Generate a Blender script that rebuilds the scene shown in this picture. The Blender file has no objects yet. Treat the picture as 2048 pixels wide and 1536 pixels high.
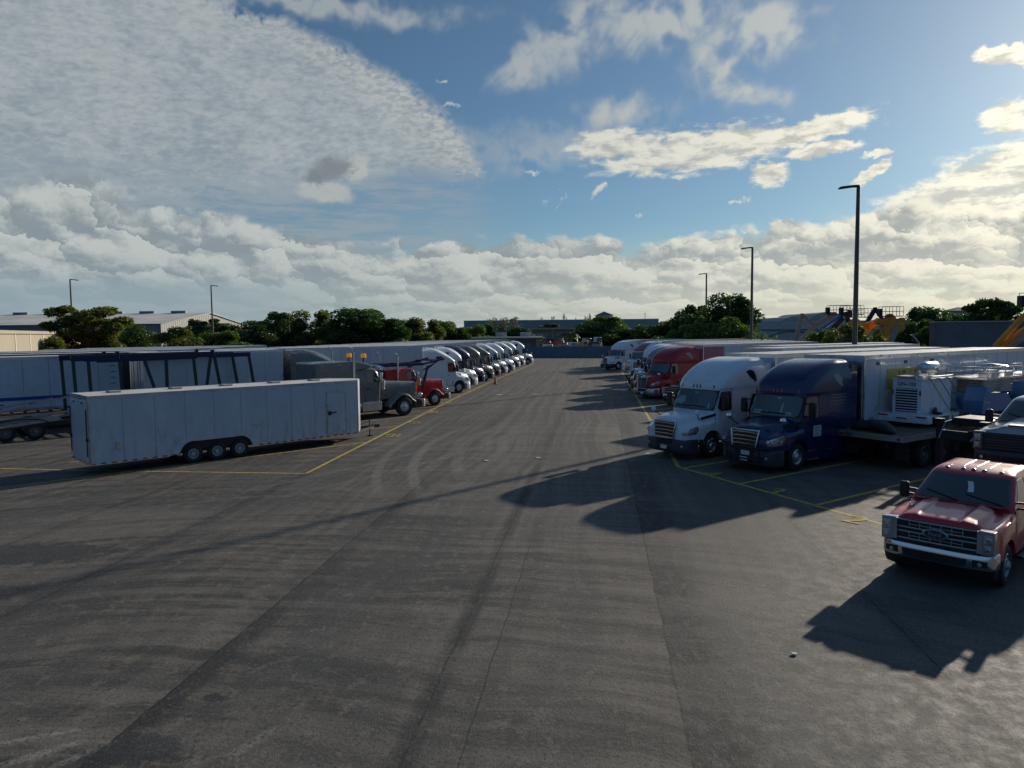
import bpy, bmesh, math, random
from mathutils import Vector, Matrix
R = math.radians
sc = bpy.context.scene
col = sc.collection
# ------------------------------------------------------------ camera
F_PX, CAM_H, ROLL = 1420.0, 5.1, 0.010
_off = (768 - (666 - math.tan(ROLL) * (1024 - 1197))) * math.cos(ROLL)
PITCH = math.atan2(_off, F_PX)
_fw = Vector((0, math.cos(PITCH), -math.sin(PITCH)))
_r0 = Vector((1, 0, 0)); _u0 = _r0.cross(_fw)
_rt = _r0 * math.cos(ROLL) - _u0 * math.sin(ROLL)
_up = _rt.cross(_fw)
cam_d = bpy.data.cameras.new("camera"); cam = bpy.data.objects.new("camera", cam_d); col.objects.link(cam)
m = Matrix.Identity(4)
for i, v in enumerate((_rt, _up, -_fw)):
    for j in range(3): m[j][i] = v[j]
m.translation = Vector((0, 0, CAM_H))
cam.matrix_world = m
cam_d.sensor_width = 36; cam_d.lens = F_PX / 2048 * 36
cam_d.clip_start = 0.1; cam_d.clip_end = 6000
sc.camera = cam
sc.render.resolution_x, sc.render.resolution_y = 1024, 768

def ray(x, y): return (_fw * F_PX + _rt * (x - 1024) + _up * (768 - y))
def gnd(x, y, z=0.0):                       # where the sight line meets height z
    d = ray(x, y); t = (z - CAM_H) / d.z
    return Vector((d.x * t, d.y * t, z))
def dep(x, y, Y):                           # where the sight line meets depth Y
    d = ray(x, y); t = Y / d.y
    return Vector((d.x * t, Y, CAM_H + d.z * t))
def azel(x, y):
    d = ray(x, y); return math.degrees(math.atan2(d.x, d.y)), math.degrees(math.atan2(d.z, math.hypot(d.x, d.y)))

# ------------------------------------------------------------ light
SUN_AZ, SUN_EL = 43.5, 16.5
sun_dir = Vector((math.sin(R(SUN_AZ)) * math.cos(R(SUN_EL)), math.cos(R(SUN_AZ)) * math.cos(R(SUN_EL)), math.sin(R(SUN_EL))))
sd = bpy.data.lights.new("sun", 'SUN'); sd.energy = 4.6; sd.angle = R(0.7); sd.color = (1.0, 0.89, 0.74)
so = bpy.data.objects.new("sun", sd); col.objects.link(so)
so.rotation_euler = (-sun_dir).to_track_quat('-Z', 'Y').to_euler()
sc.view_settings.view_transform = 'Standard'; sc.view_settings.look = 'None'
sc.view_settings.exposure = 0.12; sc.view_settings.gamma = 1.0

# ------------------------------------------------------------ node helpers
class NT:
    def __init__(s, nt): s.nt = nt; s.n = nt.nodes; s.l = nt.links; s.dims = '3D'
    def put(s, sock, v):
        if hasattr(v, 'links') or hasattr(v, 'is_linked'): s.l.new(v, sock)
        else: sock.default_value = v
    def math(s, op, a, b=0.0, c=0.0, clamp=False):
        n = s.n.new('ShaderNodeMath'); n.operation = op; n.use_clamp = clamp
        s.put(n.inputs[0], a); s.put(n.inputs[1], b); s.put(n.inputs[2], c); return n.outputs[0]
    def vec(s, op, a, b=None):
        n = s.n.new('ShaderNodeVectorMath'); n.operation = op; s.put(n.inputs[0], a)
        if b is not None: s.put(n.inputs[3 if op == 'SCALE' else 1], b)
        return n.outputs['Value'] if op in ('LENGTH', 'DOT_PRODUCT', 'DISTANCE') else n.outputs[0]
    def comb(s, x, y, z=0.0):
        n = s.n.new('ShaderNodeCombineXYZ')
        for i, v in enumerate((x, y, z)): s.put(n.inputs[i], v)
        return n.outputs[0]
    def sep(s, v):
        n = s.n.new('ShaderNodeSeparateXYZ'); s.put(n.inputs[0], v); return n.outputs
    def noise(s, v, scale, detail=4.0, rough=0.55, dist=0.0):
        n = s.n.new('ShaderNodeTexNoise'); n.noise_dimensions = s.dims; s.put(n.inputs['Vector'], v)
        n.inputs['Scale'].default_value = scale; n.inputs['Detail'].default_value = detail
        n.inputs['Roughness'].default_value = rough; n.inputs['Distortion'].default_value = dist
        return n.outputs['Fac']
    def rng(s, v, a, b, c=0.0, d=1.0, smooth=True):
        n = s.n.new('ShaderNodeMapRange'); n.interpolation_type = 'SMOOTHSTEP' if smooth else 'LINEAR'
        s.put(n.inputs[0], v)
        for i, q in enumerate((a, b, c, d)): n.inputs[i + 1].default_value = q
        return n.outputs[0]
    def mix(s, f, a, b, mode='MIX'):
        n = s.n.new('ShaderNodeMix'); n.data_type = 'RGBA'; n.blend_type = mode
        s.put(n.inputs[0], f)
        for k, v in ((6, a), (7, b)):
            if isinstance(v, tuple) and len(v) == 3: v = (*v, 1.0)
            s.put(n.inputs[k], v)
        return n.outputs[2]

# ------------------------------------------------------------ world: sky with clouds, laid out by compass direction
w = bpy.data.worlds.new("World"); sc.world = w; w.use_nodes = True
wn = NT(w.node_tree); wn.dims = '2D'; w.node_tree.nodes.clear()
tc = wn.n.new('ShaderNodeTexCoord'); D = wn.vec('NORMALIZE', tc.outputs['Generated'])
dx, dy, dz = wn.sep(D)
az = wn.math('MULTIPLY', wn.math('ARCTAN2', dx, dy), 57.29578)
el = wn.math('MULTIPLY', wn.math('ARCSINE', dz), 57.29578)
P = wn.comb(az, el, 0.0)
sky = wn.n.new('ShaderNodeTexSky'); sky.sky_type = 'NISHITA'; sky.sun_disc = False
sky.sun_elevation = R(SUN_EL); sky.sun_rotation = R(SUN_AZ); sky.air_density = 1.0; sky.dust_density = 0.15; sky.ozone_density = 2.0
SKY_K = 0.062
base = wn.vec('SCALE', sky.outputs[0], SKY_K)
base = wn.mix(1.0, base, (0.66, 0.88, 1.0), 'MULTIPLY')
sunang = wn.math('MULTIPLY', wn.math('ARCCOSINE', wn.vec('DOT_PRODUCT', D, tuple(sun_dir))), 57.29578)
glow = wn.math('EXPONENT', wn.math('MULTIPLY', sunang, -1 / 8.0))
glow2 = wn.math('EXPONENT', wn.math('MULTIPLY', sunang, -1 / 24.0))
# domain warp
def nvec(scale, amp, detail=3.0):
    n = wn.n.new('ShaderNodeTexNoise'); n.noise_dimensions = '2D'; wn.put(n.inputs['Vector'], P); n.inputs['Scale'].default_value = scale; n.inputs['Detail'].default_value = detail
    return wn.vec('SCALE', wn.vec('SUBTRACT', n.outputs['Color'], (0.5, 0.5, 0.5)), amp)
Pw = wn.vec('ADD', P, nvec(0.22, 4.0)); Pw = wn.vec('ADD', Pw, nvec(1.1, 1.2, 5.0))
Pe = wn.vec('ADD', P, nvec(0.9, 1.1, 6.0))
Pf = wn.vec('ADD', wn.vec('ADD', P, nvec(1.6, 0.55, 3.0)), nvec(0.3, 0.9, 1.0))
Ps = wn.vec('ADD', P, nvec(0.28, 3.2, 3.0))
def ell(px, py, rx, ry, rot=0.0, src=None, soft=(1.0, 0.0)):
    """soft ellipse centred on the direction of (px,py); 1 in the middle, 0 at the rim"""
    a, e = azel(px, py); k = 57.3 / F_PX * math.cos(R(a)) ** 1.0
    n = wn.n.new('ShaderNodeMapping'); n.vector_type = 'TEXTURE'
    wn.put(n.inputs['Vector'], src if src is not None else Pw)
    n.inputs['Location'].default_value = (a, e, 0); n.inputs['Rotation'].default_value = (0, 0, R(rot)); n.inputs['Scale'].default_value = (rx * k, ry * k, 1)
    return wn.rng(wn.vec('LENGTH', n.outputs[0]), soft[0], soft[1])
def mx(*v):
    o = v[0]
    for q in v[1:]: o = wn.math('MAXIMUM', o, q)
    return o
# high rippled sheet on the left, arc-shaped rim
sheet = ell(300, 425, 735, 415, 0, Pf, (1.0, 0.93))
gap = wn.math('MULTIPLY', ell(640, 400, 420, 55, 6, Pw), 0.75)
gap = mx(gap, wn.math('MULTIPLY', ell(880, 410, 300, 40, 0, Pw), 0.7))
ripf = wn.noise(wn.comb(wn.math('MULTIPLY', az, 0.8), wn.math('MULTIPLY', wn.math('SUBTRACT', el, wn.math('MULTIPLY', az, 0.12)), 1.9)), 1.7, 5, 0.6, 0.2)
rip = wn.noise(wn.comb(wn.math('MULTIPLY', az, 0.55), wn.math('MULTIPLY', wn.math('ADD', el, wn.math('MULTIPLY', az, 0.04)), 1.25)), 0.9, 6, 0.6, 0.35)
rip = wn.math('ADD', wn.math('MULTIPLY', rip, 0.5), wn.math('MULTIPLY', ripf, 0.5))
ripb = wn.math('ADD', 0.5, wn.math('MULTIPLY', wn.math('SUBTRACT', wn.noise(P, 0.12, 4, 0.55), 0.5), 0.45))
low_edge = wn.math('ADD', wn.rng(az, -30.0, -2.0, 9.0, 12.6), wn.math('MULTIPLY', wn.math('SUBTRACT', ripf, 0.5), 3.0))
lens = wn.rng(wn.math('SUBTRACT', el, low_edge), -1.3, 0.9)
thin = wn.rng(el, 14.0, 8.0, 0.0, 0.35)
sheet_d = wn.math('MULTIPLY', wn.math('MULTIPLY', sheet, lens), wn.math('SUBTRACT', wn.rng(wn.math('ADD', rip, wn.math('MULTIPLY', ripb, 0.9)), 0.5, 0.9, 0.94, 1.0), wn.math('ADD', gap, wn.math('MULTIPLY', thin, wn.rng(rip, 0.62, 0.4)))), 0.0, clamp=True)
# wisps, streak and veil in the middle and on the right
wisp_m = mx(ell(1160, 60, 200, 100, 25, Ps), ell(1050, 130, 110, 48, 30, Ps), ell(1330, 40, 280, 85, -4, Ps), ell(1540, 60, 200, 70, 0, Ps), ell(1440, 140, 140, 75, -40, Ps), ell(1500, 185, 130, 40, -12, Ps), ell(1230, 225, 90, 42, 20, Ps), ell(620, 10, 500, 35, 0, Ps))
wz = wn.noise(wn.comb(wn.math('MULTIPLY', az, 0.8), wn.math('SUBTRACT', el, wn.math('MULTIPLY', az, 0.35))), 0.32, 9, 0.6, 0.6)
wisp_d = wn.math('MULTIPLY', wn.rng(wn.math('MULTIPLY', wisp_m, wn.rng(wz, 0.22, 0.62, 0.35, 1.0)), 0.0, 0.8), 0.72)
veil = wn.math('MULTIPLY', mx(ell(1080, 290, 260, 62, 0), ell(1250, 230, 150, 50, 0)), 0.5)
st_m = mx(ell(1400, 300, 300, 62, 4, Pe), ell(1610, 265, 200, 34, 9, Pe), ell(1540, 345, 55, 38, 0, Pe), ell(1230, 290, 130, 48, 0, Pe), ell(1640, 300, 110, 20, 4, Pe))
sn = wn.noise(wn.comb(wn.math('MULTIPLY', az, 0.45), wn.math('MULTIPLY', el, 1.3)), 0.9, 8, 0.6, 0.15)
st_d = wn.rng(wn.math('ADD', wn.math('MULTIPLY', st_m, 1.5), wn.math('MULTIPLY', wn.math('SUBTRACT', sn, 0.5), 1.7)), 0.15, 0.85)
st_d = wn.math('MULTIPLY', st_d, wn.math('MINIMUM', wn.math('MULTIPLY', st_m, 5.0), 1.0))
rt_m = mx(ell(1960, 420, 330, 120, 8, Pe), ell(2100, 350, 300, 110, 0, Pe), ell(1800, 470, 200, 60, 0, Pe), ell(2030, 235, 85, 50, 0, Pe), ell(2020, 110, 90, 24, -8, Pe), ell(1745, 345, 60, 18, 30, Pe), ell(1760, 305, 45, 10, 8, Pe), ell(2600, 300, 700, 260, 0, Pe))
rt_d = wn.rng(wn.math('ADD', wn.math('MULTIPLY', rt_m, 1.7), wn.math('MULTIPLY', wn.math('SUBTRACT', sn, 0.5), 1.6)), 0.15, 0.8)
rt_d = wn.math('MULTIPLY', rt_d, wn.math('MINIMUM', wn.math('MULTIPLY', rt_m, 5.0), 1.0))
pf_m = mx(ell(1105, 402, 50, 24, 10, Pe), ell(1070, 345, 50, 9, 0, Pe), ell(1262, 348, 28, 15, 20, Pe), ell(1478, 403, 34, 12, 0, Pe), ell(1275, 432, 22, 12, 0, Pe), ell(1200, 380, 30, 26, 0, Pe), ell(880, 163, 26, 8, 0, Pe), ell(905, 212, 34, 9, 0, Pe), ell(940, 345, 60, 16, 0, Pe))
pf_d = wn.rng(wn.math('ADD', wn.math('MULTIPLY', pf_m, 0.9), wn.math('MULTIPLY', wn.math('SUBTRACT', wn.noise(Pe, 1.1, 6, 0.65), 0.5), 3.0)), 0.5, 1.3)
pf_d = wn.math('MULTIPLY', pf_d, wn.math('MINIMUM', wn.math('MULTIPLY', pf_m, 4.0), 1.0))
# cumulus band above the horizon: billows from two octaves, lit on the sun's side
top_a = wn.rng(az, -40.0, -6.0, 12.6, 8.2)          # band top in degrees
top_b = wn.rng(az, 8.0, 30.0, 0.0, 0.8)
top = wn.math('ADD', top_a, top_b)
rel = wn.math('DIVIDE', el, top)
band = wn.rng(rel, 1.15, 0.72)
def billow(src, sc1):
    v = wn.n.new('ShaderNodeTexVoronoi'); v.voronoi_dimensions = '2D'; v.feature = 'F1'
    wn.put(v.inputs['Vector'], src); v.inputs['Scale'].default_value = sc1
    v.inputs['Detail'].default_value = 3.0; v.inputs['Roughness'].default_value = 0.5; v.normalize = True
    return wn.math('SUBTRACT', 1.0, v.outputs['Distance'])
ely = wn.math('MULTIPLY', wn.math('LOGARITHM', wn.math('MAXIMUM', wn.math('ADD', el, 3.5), 0.1), 2.71828), 13.0)
Pl = wn.comb(wn.math('MULTIPLY', az, 0.75), ely, 0.0)
Pb = wn.vec('ADD', Pl, nvec(0.8, 0.7, 4.0))
Pb2 = wn.vec('ADD', Pb, (0.45, 0.9, 0.0))
def cum(p): return wn.math('ADD', wn.math('MULTIPLY', wn.noise(p, 0.2, 7, 0.56), 0.72), wn.math('MULTIPLY', billow(p, 0.34), 0.42))
c1 = cum(Pb); c2 = cum(Pb2)
extra = mx(ell(80, 420, 420, 160, -14, Pe), ell(400, 480, 200, 60, 0, Pe), ell(1560, 450, 70, 26, 0, Pe), ell(1650, 480, 260, 60, 0, Pe), ell(1830, 470, 150, 60, 10, Pe))
cm = mx(band, extra)
cu_d = wn.rng(wn.math('ADD', wn.math('MULTIPLY', cm, 0.44), c1), 0.885, 1.01)
cu_d = wn.math('MULTIPLY', cu_d, wn.math('MINIMUM', wn.math('MULTIPLY', cm, 3.0), 1.0))
def puff(sc1, k, src):
    v = wn.n.new('ShaderNodeTexVoronoi'); v.voronoi_dimensions = '2D'; v.feature = 'F1'; wn.put(v.inputs['Vector'], src); v.inputs['Scale'].default_value = sc1
    return wn.math('MULTIPLY', wn.vec('DOT_PRODUCT', wn.vec('SUBTRACT', src, v.outputs['Position']), (0.5 * k, 0.87 * k, 0.0)), 1.0)
Pq = wn.vec('ADD', Pb, nvec(1.8, 0.9, 4.0))
relief = wn.math('ADD', puff(0.30, 0.06, Pq), puff(0.85, 0.07, Pq))
lit = wn.rng(wn.math('ADD', wn.math('SUBTRACT', c1, c2), relief), -0.15, 0.17)
thick = wn.rng(c1, 0.60, 0.92)
dk_m = mx(ell(668, 338, 80, 38, 20, Pf), ell(632, 352, 48, 24, 0, Pf))
dk_d = wn.rng(wn.math('ADD', dk_m, wn.math('MULTIPLY', wn.math('SUBTRACT', ripf, .5), .8)), 0.1, 0.75)
dl_m = mx(ell(715, 335, 40, 36, 60, Pe), ell(650, 385, 85, 32, -5, Pe))
dl_d = wn.math('MULTIPLY', wn.rng(dl_m, 0.1, 0.6), 0.75)
# colours
g1 = wn.rng(glow2, 0.1, 0.8, 0.0, 1.0, False)
white = wn.mix(g1, (0.48, 0.51, 0.49), (1.2, 1.12, 0.88))
grey = wn.mix(g1, (0.225, 0.265, 0.29), (0.42, 0.44, 0.43))
horizon = wn.rng(el, 9.0, -1.0)
hz = wn.mix(wn.rng(az, -30, 40), (0.25, 0.33, 0.37), (0.74, 0.71, 0.55))
behind = wn.rng(wn.math('ABSOLUTE', az), 58.0, 85.0)
hz = wn.mix(behind, hz, (0.15, 0.24, 0.36))
c = wn.mix(wn.math('MULTIPLY', horizon, 0.72), base, hz)
gl = wn.vec('SCALE', (1.0, 0.93, 0.78), wn.math('ADD', wn.math('MULTIPLY', glow, 0.45), wn.math('MULTIPLY', glow2, 0.10)))
c = wn.mix(1.0, c, gl, 'ADD')
shc = wn.mix(wn.rng(wn.math('ADD', rip, wn.math('MULTIPLY', wn.math('SUBTRACT', ripb, 0.5), 0.9)), 0.28, 0.72), (0.245, 0.29, 0.325), (0.38, 0.415, 0.425))
rimlight = wn.math('MULTIPLY', sheet, 1.0)
rim = wn.math('MULTIPLY', ell(300, 425, 700, 410, 0, Pf, (0.80, 0.99)), sheet)
shc = wn.mix(wn.math('MULTIPLY', wn.math('MULTIPLY', rim, wn.rng(az, -30, -8)), wn.rng(ripf, .4, .6, .1, .6)), shc, (0.5, 0.5, 0.47))
c = wn.mix(wn.math('MULTIPLY', sheet_d, 0.93), c, shc)
under = wn.math('MULTIPLY', wn.math('MULTIPLY', wn.rng(az, 2.0, -8.0), wn.rng(el, 13.5, 11.0)), wn.rng(wn.noise(wn.comb(wn.math('MULTIPLY', az, 0.2), wn.math('MULTIPLY', el, 1.6)), 1.0, 6, 0.6), .35, .65, .25, .8))
c = wn.mix(under, c, (0.27, 0.325, 0.365))
c = wn.mix(veil, c, wn.mix(0.5, grey, white))
c = wn.mix(wisp_d, c, wn.mix(0.55, grey, white))
stc = wn.mix(wn.rng(sn, 0.35, 0.6), wn.mix(0.35, grey, white), white)
c = wn.mix(st_d, c, stc)
c = wn.mix(wn.math('MULTIPLY', rt_d, 0.95), c, stc)
c = wn.mix(wn.math('MULTIPLY', pf_d, 0.8), c, white)
cuc = wn.mix(wn.math('MULTIPLY', wn.math('SUBTRACT', 1.12, wn.math('MULTIPLY', thick, 0.30)), lit), grey, white)
lowfade = wn.math('MAXIMUM', wn.rng(el, 7.0, 0.0, 0.1, 0.75), wn.math('MULTIPLY', wn.rng(el, 5.5, 3.0), wn.rng(az, -4, -20, 0, 0.88)))
cuc = wn.mix(lowfade, cuc, hz)
c = wn.mix(wn.math('MULTIPLY', wn.math('MULTIPLY', cu_d, 0.96), wn.math('SUBTRACT', 1.0, behind)), c, cuc)
c = wn.mix(wn.math('MULTIPLY', behind, 0.8), c, (0.06, 0.135, 0.26))
c = wn.mix(dl_d, c, (0.42, 0.44, 0.42)); c = wn.mix(wn.math('MULTIPLY', dk_d, 0.8), c, (0.17, 0.195, 0.21))
below = wn.rng(el, 0.0, -2.0)
c = wn.mix(below, c, (0.12, 0.12, 0.11))
bg = wn.n.new('ShaderNodeBackground'); wn.l.new(c, bg.inputs[0]); bg.inputs[1].default_value = 1.0
wo = wn.n.new('ShaderNodeOutputWorld'); wn.l.new(bg.outputs[0], wo.inputs[0])
w.cycles.sampling_method = 'MANUAL'; w.cycles.sample_map_resolution = 1024

# ------------------------------------------------------------ materials
MATS = {}
def mat(name, colr, rough=0.5, metal=0.0, coat=0.0, var=0.0, vscale=3.0, dirt=0.0, bump=0.0, bscale=40.0, ior=1.45, emit=None, spec=None):
    if name in MATS: return MATS[name]
    m_ = bpy.data.materials.new(name); m_.use_nodes = True; t = NT(m_.node_tree)
    b = m_.node_tree.nodes['Principled BSDF']
    b.inputs['Roughness'].default_value = rough; b.inputs['Metallic'].default_value = metal
    b.inputs['Coat Weight'].default_value = coat; b.inputs['Coat Roughness'].default_value = 0.06; b.inputs['IOR'].default_value = ior
    co = t.n.new('ShaderNodeTexCoord').outputs['Object']
    cc = (*colr, 1.0)
    if var or dirt:
        n1 = t.noise(co, vscale, 6, 0.6)
        f = t.rng(n1, 0.3, 0.7, 1 - var, 1 + var)
        c_ = t.vec('SCALE', tuple(colr), f)
        if dirt:
            d1 = t.noise(t.vec('MULTIPLY', co, (1.0, 1.0, 0.25)), 5.0, 8, 0.7)
            z = t.sep(co)[2]
            lowz = t.rng(z, 2.4, 0.5, 0.25, 1.0)
            c_ = t.mix(t.math('MULTIPLY', t.math('MULTIPLY', t.rng(d1, 0.45, 0.8), lowz), dirt), c_, (0.10, 0.09, 0.075))
        t.l.new(c_, b.inputs['Base Color'])
        t.l.new(t.rng(n1, 0.2, 0.8, max(0.02, rough - 0.08), min(1, rough + 0.12)), b.inputs['Roughness'])
    else: b.inputs['Base Color'].default_value = cc
    if bump:
        bn = t.n.new('ShaderNodeBump'); bn.inputs['Strength'].default_value = bump; bn.inputs['Distance'].default_value = 0.02
        t.l.new(t.noise(co, bscale, 4, 0.6), bn.inputs['Height']); t.l.new(bn.outputs[0], b.inputs['Normal'])
    if emit: b.inputs['Emission Color'].default_value = (*emit[0], 1); b.inputs['Emission Strength'].default_value = emit[1]
    MATS[name] = m_; return m_
white_paint = mat('white_paint', (0.66, 0.70, 0.74), 0.32, coat=0.4, var=0.04, dirt=0.35)
trailer_white = mat('trailer_white', (0.50, 0.55, 0.60), 0.38, coat=0.15, var=0.06, dirt=0.45)
van_white = mat('van_white', (0.45, 0.505, 0.56), 0.35, coat=0.15, var=0.05, vscale=1.2, dirt=0.6)
roof_white = mat('roof_white', (0.62, 0.61, 0.57), 0.42, var=0.12, vscale=0.8)
blue_paint = mat('navy_paint', (0.005, 0.015, 0.07), 0.25, coat=0.5, var=0.05)
red_paint = mat('red_paint', (0.34, 0.005, 0.020), 0.35, coat=0.25, var=0.04)
pickup_red = mat('pickup_red', (0.44, 0.008, 0.018), 0.32, metal=0.0, coat=0.5, var=0.03)
gray_paint = mat('gray_paint', (0.13, 0.145, 0.14), 0.28, metal=0.2, coat=0.8, var=0.05, dirt=0.3)
slate_paint = mat('slate_paint', (0.17, 0.22, 0.27), 0.28, metal=0.1, coat=0.7, var=0.05, dirt=0.2)
taupe_paint = mat('taupe_paint', (0.17, 0.155, 0.13), 0.3, metal=0.15, coat=0.7, var=0.05, dirt=0.2)
maroon_paint = mat('maroon_paint', (0.24, 0.03, 0.04), 0.35, coat=0.6, var=0.08)
silver_paint = mat('silver_paint', (0.30, 0.31, 0.32), 0.25, metal=0.5, coat=0.8, var=0.03)
bright_red = mat('bright_red_paint', (0.42, 0.012, 0.012), 0.28, coat=0.8, var=0.05)
lift_blue = mat('lift_blue', (0.05, 0.15, 0.32), 0.45, var=0.12, dirt=0.35)
rack_blue = mat('rack_blue', (0.006, 0.009, 0.05), 0.45, var=0.1)
rack_green = mat('rack_green', (0.018, 0.038, 0.034), 0.55, var=0.15)
chrome = mat('chrome', (0.72, 0.73, 0.74), 0.12, metal=1.0)
alu = mat('aluminium', (0.55, 0.56, 0.57), 0.3, metal=1.0, var=0.08)
galv = mat('galvanised', (0.36, 0.37, 0.38), 0.45, metal=0.8, var=0.15)
black = mat('black_plastic', (0.012, 0.013, 0.015), 0.45, var=0.2)
frame_black = mat('frame_black', (0.015, 0.015, 0.017), 0.55, var=0.3, dirt=0.3)
dark_grey = mat('dark_grey_plastic', (0.045, 0.05, 0.055), 0.5, var=0.12)
rubber = mat('rubber', (0.016, 0.016, 0.017), 0.8, var=0.25, dirt=0.4)
glass = mat('glass', (0.016, 0.028, 0.032), 0.04, coat=1.0, ior=1.75)
lamp_glass = mat('lamp_glass', (0.45, 0.5, 0.54), 0.12, metal=0.7, coat=1.0, var=0.35, vscale=14)
amber = mat('amber_lens', (0.55, 0.13, 0.01), 0.25, coat=0.5)
beacon_mat = mat('beacon_amber', (0.75, 0.28, 0.01), 0.25, coat=0.5, emit=((1.0, 0.42, 0.02), 0.2))
red_lens = mat('red_lens', (0.35, 0.015, 0.012), 0.3)
line_unused = mat('yellow_marking', (0.50, 0.36, 0.055), 0.75, var=0.3, vscale=6)
white_plate = mat('plate_white', (0.6, 0.63, 0.62), 0.4)
stripe_blue = mat('stripe_blue', (0.015, 0.05, 0.24), 0.4)
sign_yellow = mat('sign_yellow', (0.52, 0.40, 0.07), 0.5, var=0.05)
wood = mat('deck_wood', (0.13, 0.10, 0.075), 0.75, var=0.3, vscale=5)
orange = mat('machine_orange', (0.62, 0.24, 0.02), 0.45, var=0.12, dirt=0.2)
tan_metal = mat('machine_tan', (0.30, 0.25, 0.21), 0.5, var=0.15)
concrete_wall = mat('wall_concrete', (0.13, 0.135, 0.145), 0.85, var=0.22, vscale=0.25)
bar_wall = mat('barrier_grey', (0.13, 0.175, 0.23), 0.7, var=0.1, vscale=0.6)
tarp_mat = mat('tarp', (0.028, 0.03, 0.032), 0.5, var=0.3, bump=0.4, bscale=6)
strap_y = mat('strap_yellow', (0.42, 0.40, 0.05), 0.7)
strap_g = mat('strap_grey', (0.20, 0.21, 0.16), 0.7)
bark = mat('bark', (0.09, 0.07, 0.05), 0.9, var=0.3)
cone_orange = mat('cone_orange', (0.28, 0.12, 0.07), 0.7)

# ------------------------------------------------------------ mesh builder
class MB:
    def __init__(s): s.v = []; s.f = []; s.m = []; s.X = Matrix.Identity(4)
    def add(s, vs, fs, mi=0):
        o = len(s.v); s.v += [tuple(s.X @ Vector(p)) for p in vs]
        s.f += [tuple(i + o for i in f) for f in fs]; s.m += [mi] * len(fs); return s
    def box(s, x0, x1, y0, y1, z0, z1, mi=0):
        vs = [(x, y, z) for x in (x0, x1) for y in (y0, y1) for z in (z0, z1)]
        return s.add(vs, [(0, 1, 3, 2), (4, 6, 7, 5), (0, 4, 5, 1), (2, 3, 7, 6), (0, 2, 6, 4), (1, 5, 7, 3)], mi)
    def beam(s, a, b, wd, ht, mi=0, up=(0, 0, 1)):
        a = Vector(a); b = Vector(b); d = (b - a).normalized(); u = Vector(up)
        if abs(d.dot(u)) > 0.98: u = Vector((1, 0, 0))
        sd_ = d.cross(u).normalized() * wd / 2; uu = sd_.cross(d).normalized() * ht / 2
        vs = [p + i * sd_ + j * uu for p in (a, b) for i, j in ((-1, -1), (1, -1), (1, 1), (-1, 1))]
        return s.add(vs, [(0, 1, 2, 3), (7, 6, 5, 4), (0, 4, 5, 1), (1, 5, 6, 2), (2, 6, 7, 3), (3, 7, 4, 0)], mi)
    def tube(s, pts, r, n=8, mi=0, caps=True):
        pts = [Vector(p) for p in pts]; rs = r if isinstance(r, (list, tuple)) else [r] * len(pts)
        loops = []
        for i, p in enumerate(pts):
            d = (pts[min(i + 1, len(pts) - 1)] - pts[max(i - 1, 0)]).normalized()
            u = Vector((0, 0, 1)) if abs(d.z) < 0.9 else Vector((1, 0, 0))
            a = d.cross(u).normalized(); b = a.cross(d)
            loops.append([p + (a * math.cos(6.28318 * k / n) + b * math.sin(6.28318 * k / n)) * rs[i] for k in range(n)])
        return s.loft(loops, True, caps, mi)
    def loft(s, loops, closed=True, caps=True, mi=0):   # caps: True both, 'end' last loop only
        n = len(loops[0]); vs = [p for l in loops for p in l]; fs = []
        for i in range(len(loops) - 1):
            for k in range(n if closed else n - 1):
                k2 = (k + 1) % n
                fs.append((i * n + k, i * n + k2, (i + 1) * n + k2, (i + 1) * n + k))
        if caps:
            if caps is True: fs.append(tuple(range(n)))
            fs.append(tuple((len(loops) - 1) * n + k for k in range(n - 1, -1, -1)))
        return s.add(vs, fs, mi)
    def prism(s, poly, plane, t0, t1, mi=0):
        def P3(p, t): return {'xz': (p[0], t, p[1]), 'xy': (p[0], p[1], t), 'yz': (t, p[0], p[1])}[plane]
        return s.loft([[P3(p, t0) for p in poly], [P3(p, t1) for p in poly]], True, True, mi)
    def lathe(s, prof, axis='y', c=(0, 0, 0), n=28, mi=0, closed=False, caps=True):
        loops = []
        for r_, t in prof:
            l = []
            for k in range(n):
                a = 6.283185 * k / n; u, v_ = r_ * math.cos(a), r_ * math.sin(a)
                l.append({'y': (c[0] + u, c[1] + t, c[2] + v_), 'z': (c[0] + u, c[1] + v_, c[2] + t), 'x': (c[0] + t, c[1] + u, c[2] + v_)}[axis])
            loops.append(l)
        return s.loft(loops, True, (not closed) and caps, mi)
    def text(s, st, size, X, mi=0, ext=0.0, align='CENTER'):
        cu = bpy.data.curves.new('t', 'FONT'); cu.body = st; cu.size = size; cu.extrude = ext; cu.align_x = align; cu.resolution_u = 3
        o = bpy.data.objects.new('t', cu); col.objects.link(o); dg = bpy.context.evaluated_depsgraph_get()
        me = bpy.data.meshes.new_from_object(o.evaluated_get(dg))
        s.add([X @ v.co for v in me.vertices], [tuple(p.vertices) for p in me.polygons], mi)
        bpy.data.objects.remove(o); bpy.data.curves.remove(cu); bpy.data.meshes.remove(me); return s
    def mesh(s, name, mats, smooth=35, recalc=True):
        me = bpy.data.meshes.new(name); me.from_pydata(s.v, [], s.f); me.update()
        for q in (mats if isinstance(mats, (list, tuple)) else [mats]): me.materials.append(q)
        me.polygons.foreach_set('material_index', s.m)
        if recalc:
            bm = bmesh.new(); bm.from_mesh(me); bmesh.ops.remove_doubles(bm, verts=bm.verts, dist=1e-5)
            bmesh.ops.recalc_face_normals(bm, faces=bm.faces); bm.to_mesh(me); bm.free()
        if smooth:
            me.polygons.foreach_set('use_smooth', [True] * len(me.polygons)); me.set_sharp_from_angle(angle=R(smooth))
        return me
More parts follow.
